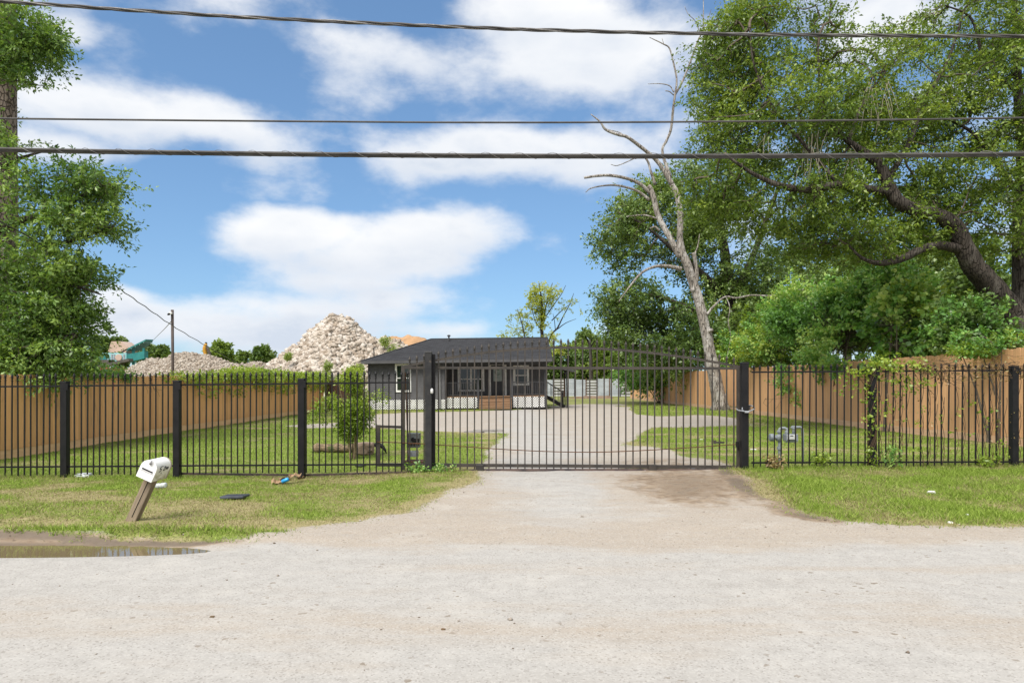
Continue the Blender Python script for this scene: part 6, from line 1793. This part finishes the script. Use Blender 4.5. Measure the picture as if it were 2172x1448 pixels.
# --- vines on the right iron fence
def iron_vines():
    r_ = np.random.default_rng(61); X0 = GX(1850, FY)
    b = Vector((X0, FY - .05, .1)); org = np.array(tuple(b))
    root = empty('climbing_vine', b, 'green vine climbing the fence post and sprawling along the spear tips', 'vine')
    pts = []
    for k in range(50): pts.append((X0 + r_.normal(-.05, .07), FY - .07 + r_.normal(0, .05), r_.uniform(.15, 1.9)))
    for k in range(75): x = r_.uniform(1835, 1960); pts.append((GX(x, FY), FY + r_.normal(0, .08), GZ(r_.normal(775, 9), FY)))
    for k in range(30): x = r_.uniform(1780, 1850); pts.append((GX(x, FY), FY + r_.normal(.05, .05), GZ(r_.normal(800, 16), FY)))
    for k in range(38): x = r_.uniform(1855, 1985); pts.append((GX(x, FY), FY + r_.normal(.0, .05), GZ(800 + abs(r_.normal(0, 26)), FY)))
    for k in range(40): x = r_.uniform(1860, 2130); pts.append((GX(x, FY), FY + r_.normal(.0, .04), GZ(r_.uniform(850, 985), FY)))
    C = np.array(pts); V, F, rnd = leaf_cards(C, (.055, .045, .05), 7, .05, .4, .8, .12, 61); place('foliage', np_mesh('foliage', V - org, F, M['lime_lf'], True, fattr=dict(rnd=rnd)), root)
    mb = MB()
    for k in range(9):
        ph = r_.random() * 6; q = [Vector((X0 + .075 * math.cos(ph + z * 5), FY + .075 * math.sin(ph + z * 5), z)) for z in np.linspace(.05, r_.uniform(1.5, 1.95), 16)]; mb.tube(q, .006, 5)
    for k in range(16):
        x = r_.uniform(1790, 1960); q = [Vector((GX(x, FY) + r_.normal(0, .05), FY + r_.normal(0, .05), GZ(778, FY)))]
        for s in range(6): q.append(q[-1] + Vector((r_.normal(.08, .09), r_.normal(0, .03), r_.normal(-.03, .06))))
        mb.tube(q, .004, 4)
    mb.build('stem', M['twig'], root)
    b = Vector((GX(2060, FY), FY, 1.9)); org = np.array(tuple(b)); root = empty('dry_vine', b, 'withered brown vine tangled along the spear tips by the last post', 'vine')
    mb = MB()
    for k in range(60):
        x = r_.uniform(1935, 2230); q = [Vector((GX(x, FY), FY + r_.normal(0, .05), GZ(r_.uniform(768, 798), FY)))]
        for s in range(7): q.append(q[-1] + Vector((r_.normal(.05, .09), r_.normal(0, .04), r_.normal(0, .05))))
        mb.tube([Vector(v_) for v_ in spline([tuple(v_) for v_ in q], 3)], .0035, 4)
    for k in range(34):
        x = 1598 + 14.75 * r_.integers(18, 39) + 4; ph = r_.random() * 6; z1 = r_.uniform(1.2, 1.9); q = [Vector((GX(x, FY) + .022 * math.cos(ph + z * 9), FY + .022 * math.sin(ph + z * 9), z)) for z in np.linspace(.1, z1, 22)]; mb.tube(q, .0045, 4)
    mb.build('stem', M['twig'], root)
    C = np.stack([GX(r_.uniform(1945, 2230, 150), FY), FY + r_.normal(0, .05, 150), GZ(r_.normal(785, 10, 150), FY)], 1); V, F, rnd = leaf_cards(C, (.05, .04, .05), 4, .045, .2, .6, .1, 62); place('dry_leaves', np_mesh('dry_leaves', V - org, F, M['dry'], True, fattr=dict(rnd=rnd)), root)['kind'] = 'stuff'
    C = np.stack([GX(r_.uniform(1880, 2180, 90), FY), FY + r_.normal(0, .03, 90), GZ(r_.uniform(800, 985, 90), FY)], 1); V, F, rnd = leaf_cards(C, (.03, .03, .05), 3, .035, .2, .6, .1, 63); place('dry_leaves', np_mesh('dry_leaves', V - org, F, M['dry'], True, fattr=dict(rnd=rnd)), root)['kind'] = 'stuff'
    # weeds at the foot of the fence
    for i, (px_, h, lab) in enumerate(((1738, .32, 'leafy weed at the fence foot left of the vine post'), (1893, .38, 'weed clump at the foot of the vine post'), (1640, .22, 'brown dry weed tuft by the gate post'), (2090, .16, 'low weed patch near the last fence post'), (885, .14, 'weeds growing round the control box foot'), (925, .12, 'weeds round the chipped gate post foot'))):
        X = GX(px_, 11.95); b = Vector((X, 11.95, Hs(X, 11.95))); root = empty('weed', b, lab, 'weed')
        C = np.stack([X + r_.normal(0, .10, 26), 11.95 + r_.normal(0, .06, 26), b.z + h * r_.random(26)], 1); V, F, rnd = leaf_cards(C, (.05, .05, .04), 9, .055, .6, .5, .05, 70 + i)
        place('foliage', np_mesh('foliage', V - np.array(tuple(b)), F, M['dry' if i == 2 else 'lime_lf' if i in (0, 3) else 'bush_lf'], True, fattr=dict(rnd=rnd)), root)
        A = C.copy(); A[:, 0] = X + (A[:, 0] - X) * .3; A[:, 1] = 11.95; A[:, 2] = b.z - .01; V, F = twig_mesh(A, C, .003, .0015, .1, 70 + i); place('stalk', np_mesh('stalk', V - np.array(tuple(b)), F, M['twigs']), root)
iron_vines()

# --- trees in the distance
FAR = [
    (1190, 772, 98, 34, 40, 'far_lf', 'small dark tree at the back, nearest the house awning'),
    (1228, 768, 104, 32, 50, 'far_lt', 'lighter tall tree at the back above the metal fence'),
    (1258, 772, 96, 34, 44, 'far_lf', 'round back-row tree under the twisted lone tree'),
    (1290, 762, 92, 36, 50, 'far_lt', 'bright green back-row tree left of the big oak'),
    (1325, 760, 84, 32, 46, 'far_lt', 'bright green tree half hidden by the oak crown'),
    (1375, 765, 80, 36, 40, 'far_lf', 'dim tree filling the gap under the oak crown'),
    (225, 735, 92, 26, 44, 'far_lf', 'distant tree behind the pink hopper, next to the leafy oak'),
    (252, 745, 96, 16, 30, 'far_lf', 'smaller distant tree touching the pink hopper'),
    (338, 758, 110, 28, 24, 'far_lf', 'distant tree right of the tilted screen'),
    (310, 752, 112, 14, 22, 'far_lf', 'slim distant tree behind the tilted screen'),
    (466, 752, 100, 26, 26, 'far_lt', 'pale distant tree beside the yellow digger arm'),
    (516, 768, 115, 22, 20, 'far_lf', 'low distant tree at the gravel heap end'),
    (556, 756, 110, 22, 20, 'far_lf', 'distant tree at the foot of the rubble pile'),
    (1700, 590, 62, 80, 80, 'far_lf', 'hazy tree behind the dead branch right of the oak'),
    (1800, 600, 55, 75, 70, 'dark_lf', 'tree behind the shrubs left of the live oak limb'),
    (1960, 600, 48, 90, 80, 'far_lf', 'tree filling the space under the live oak limbs'),
    (2100, 590, 40, 90, 90, 'dark_lf', 'tree behind the leaning trunk of the live oak'),
    (1620, 640, 66, 60, 80, 'far_lf', 'tree seen between dead trunk and shrubs'),
    (2280, 600, 42, 110, 110, 'far_lf', 'tree out past the end of the right fence'),
]
for i, (px_, py_, Y, rx, rz, mm_, lab) in enumerate(FAR):
    k = Y / FPX
    limbs = [limb_pts([(px_, HZ + CAMZ / k * 1.0 + 2, 6 * 60 / Y, 0), (px_ + 1, py_ + rz * .6, 4.5 * 60 / Y, 0), (px_ - 1, py_, 3 * 60 / Y, 0), (px_, py_ - rz * .6, 1.2 * 60 / Y, 0)], Y, 4)]
    env = [E(px_, py_, rx, rz, Y, rx * k, 1.2), E(px_ - rx * .45, py_ + rz * .35, rx * .6, rz * .5, Y, rx * k * .6, .6), E(px_ + rx * .4, py_ + rz * .25, rx * .65, rz * .55, Y, rx * k * .6, .6), E(px_ + rx * .1, py_ - rz * .5, rx * .5, rz * .5, Y, rx * k * .5, .5), E(px_, py_ + rz * .9, rx * .8, rz * .5, Y, rx * k * .6, .5)]
    big = rx * k
    tree('background_tree', lab, 'tree', Vector((GX(px_, Y), Y, 0)), limbs, env, int(200 + 28 * min(big, 6) ** 1.4), 30, .16 + .0024 * Y, mm_, (.30 * big ** .5, .30 * big ** .5, .22 * big ** .5), .40, .55, (), 200 + i, up=.8, sides=7, aspect=.62, twig_r=.02, group='trees in the distance', reach=6)
# lone gnarled tree at the back
limbs = [limb_pts(r_, 88, 5) for r_ in [[(1255, 838, 4, 0), (1254, 780, 3.5, 0), (1252, 740, 3, 0), (1248, 725, 2.4, 0), (1240, 712, 1.6, 0)], [(1253, 735, 2, 0), (1262, 722, 1.5, 0), (1268, 714, .8, 0)]]]
tree('background_tree', 'small twisted lone tree standing above the far tree line', 'tree', Vector((GX(1255, 88), 88, 0)), limbs, [E(1243, 708, 14, 7, 88, 1, 1), E(1260, 716, 13, 6, 88, 1, .7), E(1234, 714, 6, 4, 88, .6, .2)], 60, 26, .3, 'dark_lf', (.35, .35, .2), .2, 1, (), 260, sides=7, twig_r=.02, group='trees in the distance')
# tufts growing on the rubble
for i, (px_, py_, Y, s) in enumerate(((612, 757, 60, 8), (818, 725, 63, 14), (838, 742, 62, 16), (697, 778, 58, 12), (745, 790, 58, 16), (765, 782, 58, 12))):
    c = P(px_, py_, Y); lab = ('tuft of weeds low on the rubble slope, furthest from the house', 'weed tuft high on the rubble shoulder beside the soil heap', 'weeds on the rubble shoulder just above the house roof', 'weed bush at the rubble foot, middle of three', 'largest weed bush at the rubble foot beside the house', 'weed bush at the rubble foot next to the house eave')[i]
    root = empty('rubble_weed', c, lab, 'weed'); C = cloud([(c, Vector((s / FPX * Y, .5, s / FPX * Y * .9)), 1)], 40, .2, seed=300 + i)
    V, F, rnd = leaf_cards(C, (.16, .16, .16), 16, .16, .5, .4, .1, 300 + i); place('foliage', np_mesh('foliage', V - np.array(tuple(c)), F, M['far_lt'], True, fattr=dict(rnd=rnd)), root)

# woods far off to the left, a low mass behind the leafy oak
def far_woods():
    r_ = np.random.default_rng(77); n = 420
    X = r_.uniform(-260, -68, n); Y = r_.uniform(108, 125, n); Z = r_.random(n) ** .8 * (5.5 + 3.5 * fbm(X * .08, Y * 0, 3, 4))
    C = np.stack([X, Y, Z], 1)
    V, F, rnd = leaf_cards(C, (2.0, 2.0, 1.3), 30, .75, .8, .7, 0, 77)
    o = place('far_woods', np_mesh('far_woods', V, F, M['far_lf'], True, fattr=dict(rnd=rnd)))
    tag(o, 'low green woods far behind the leafy oak', 'woods', kind='stuff')
far_woods()
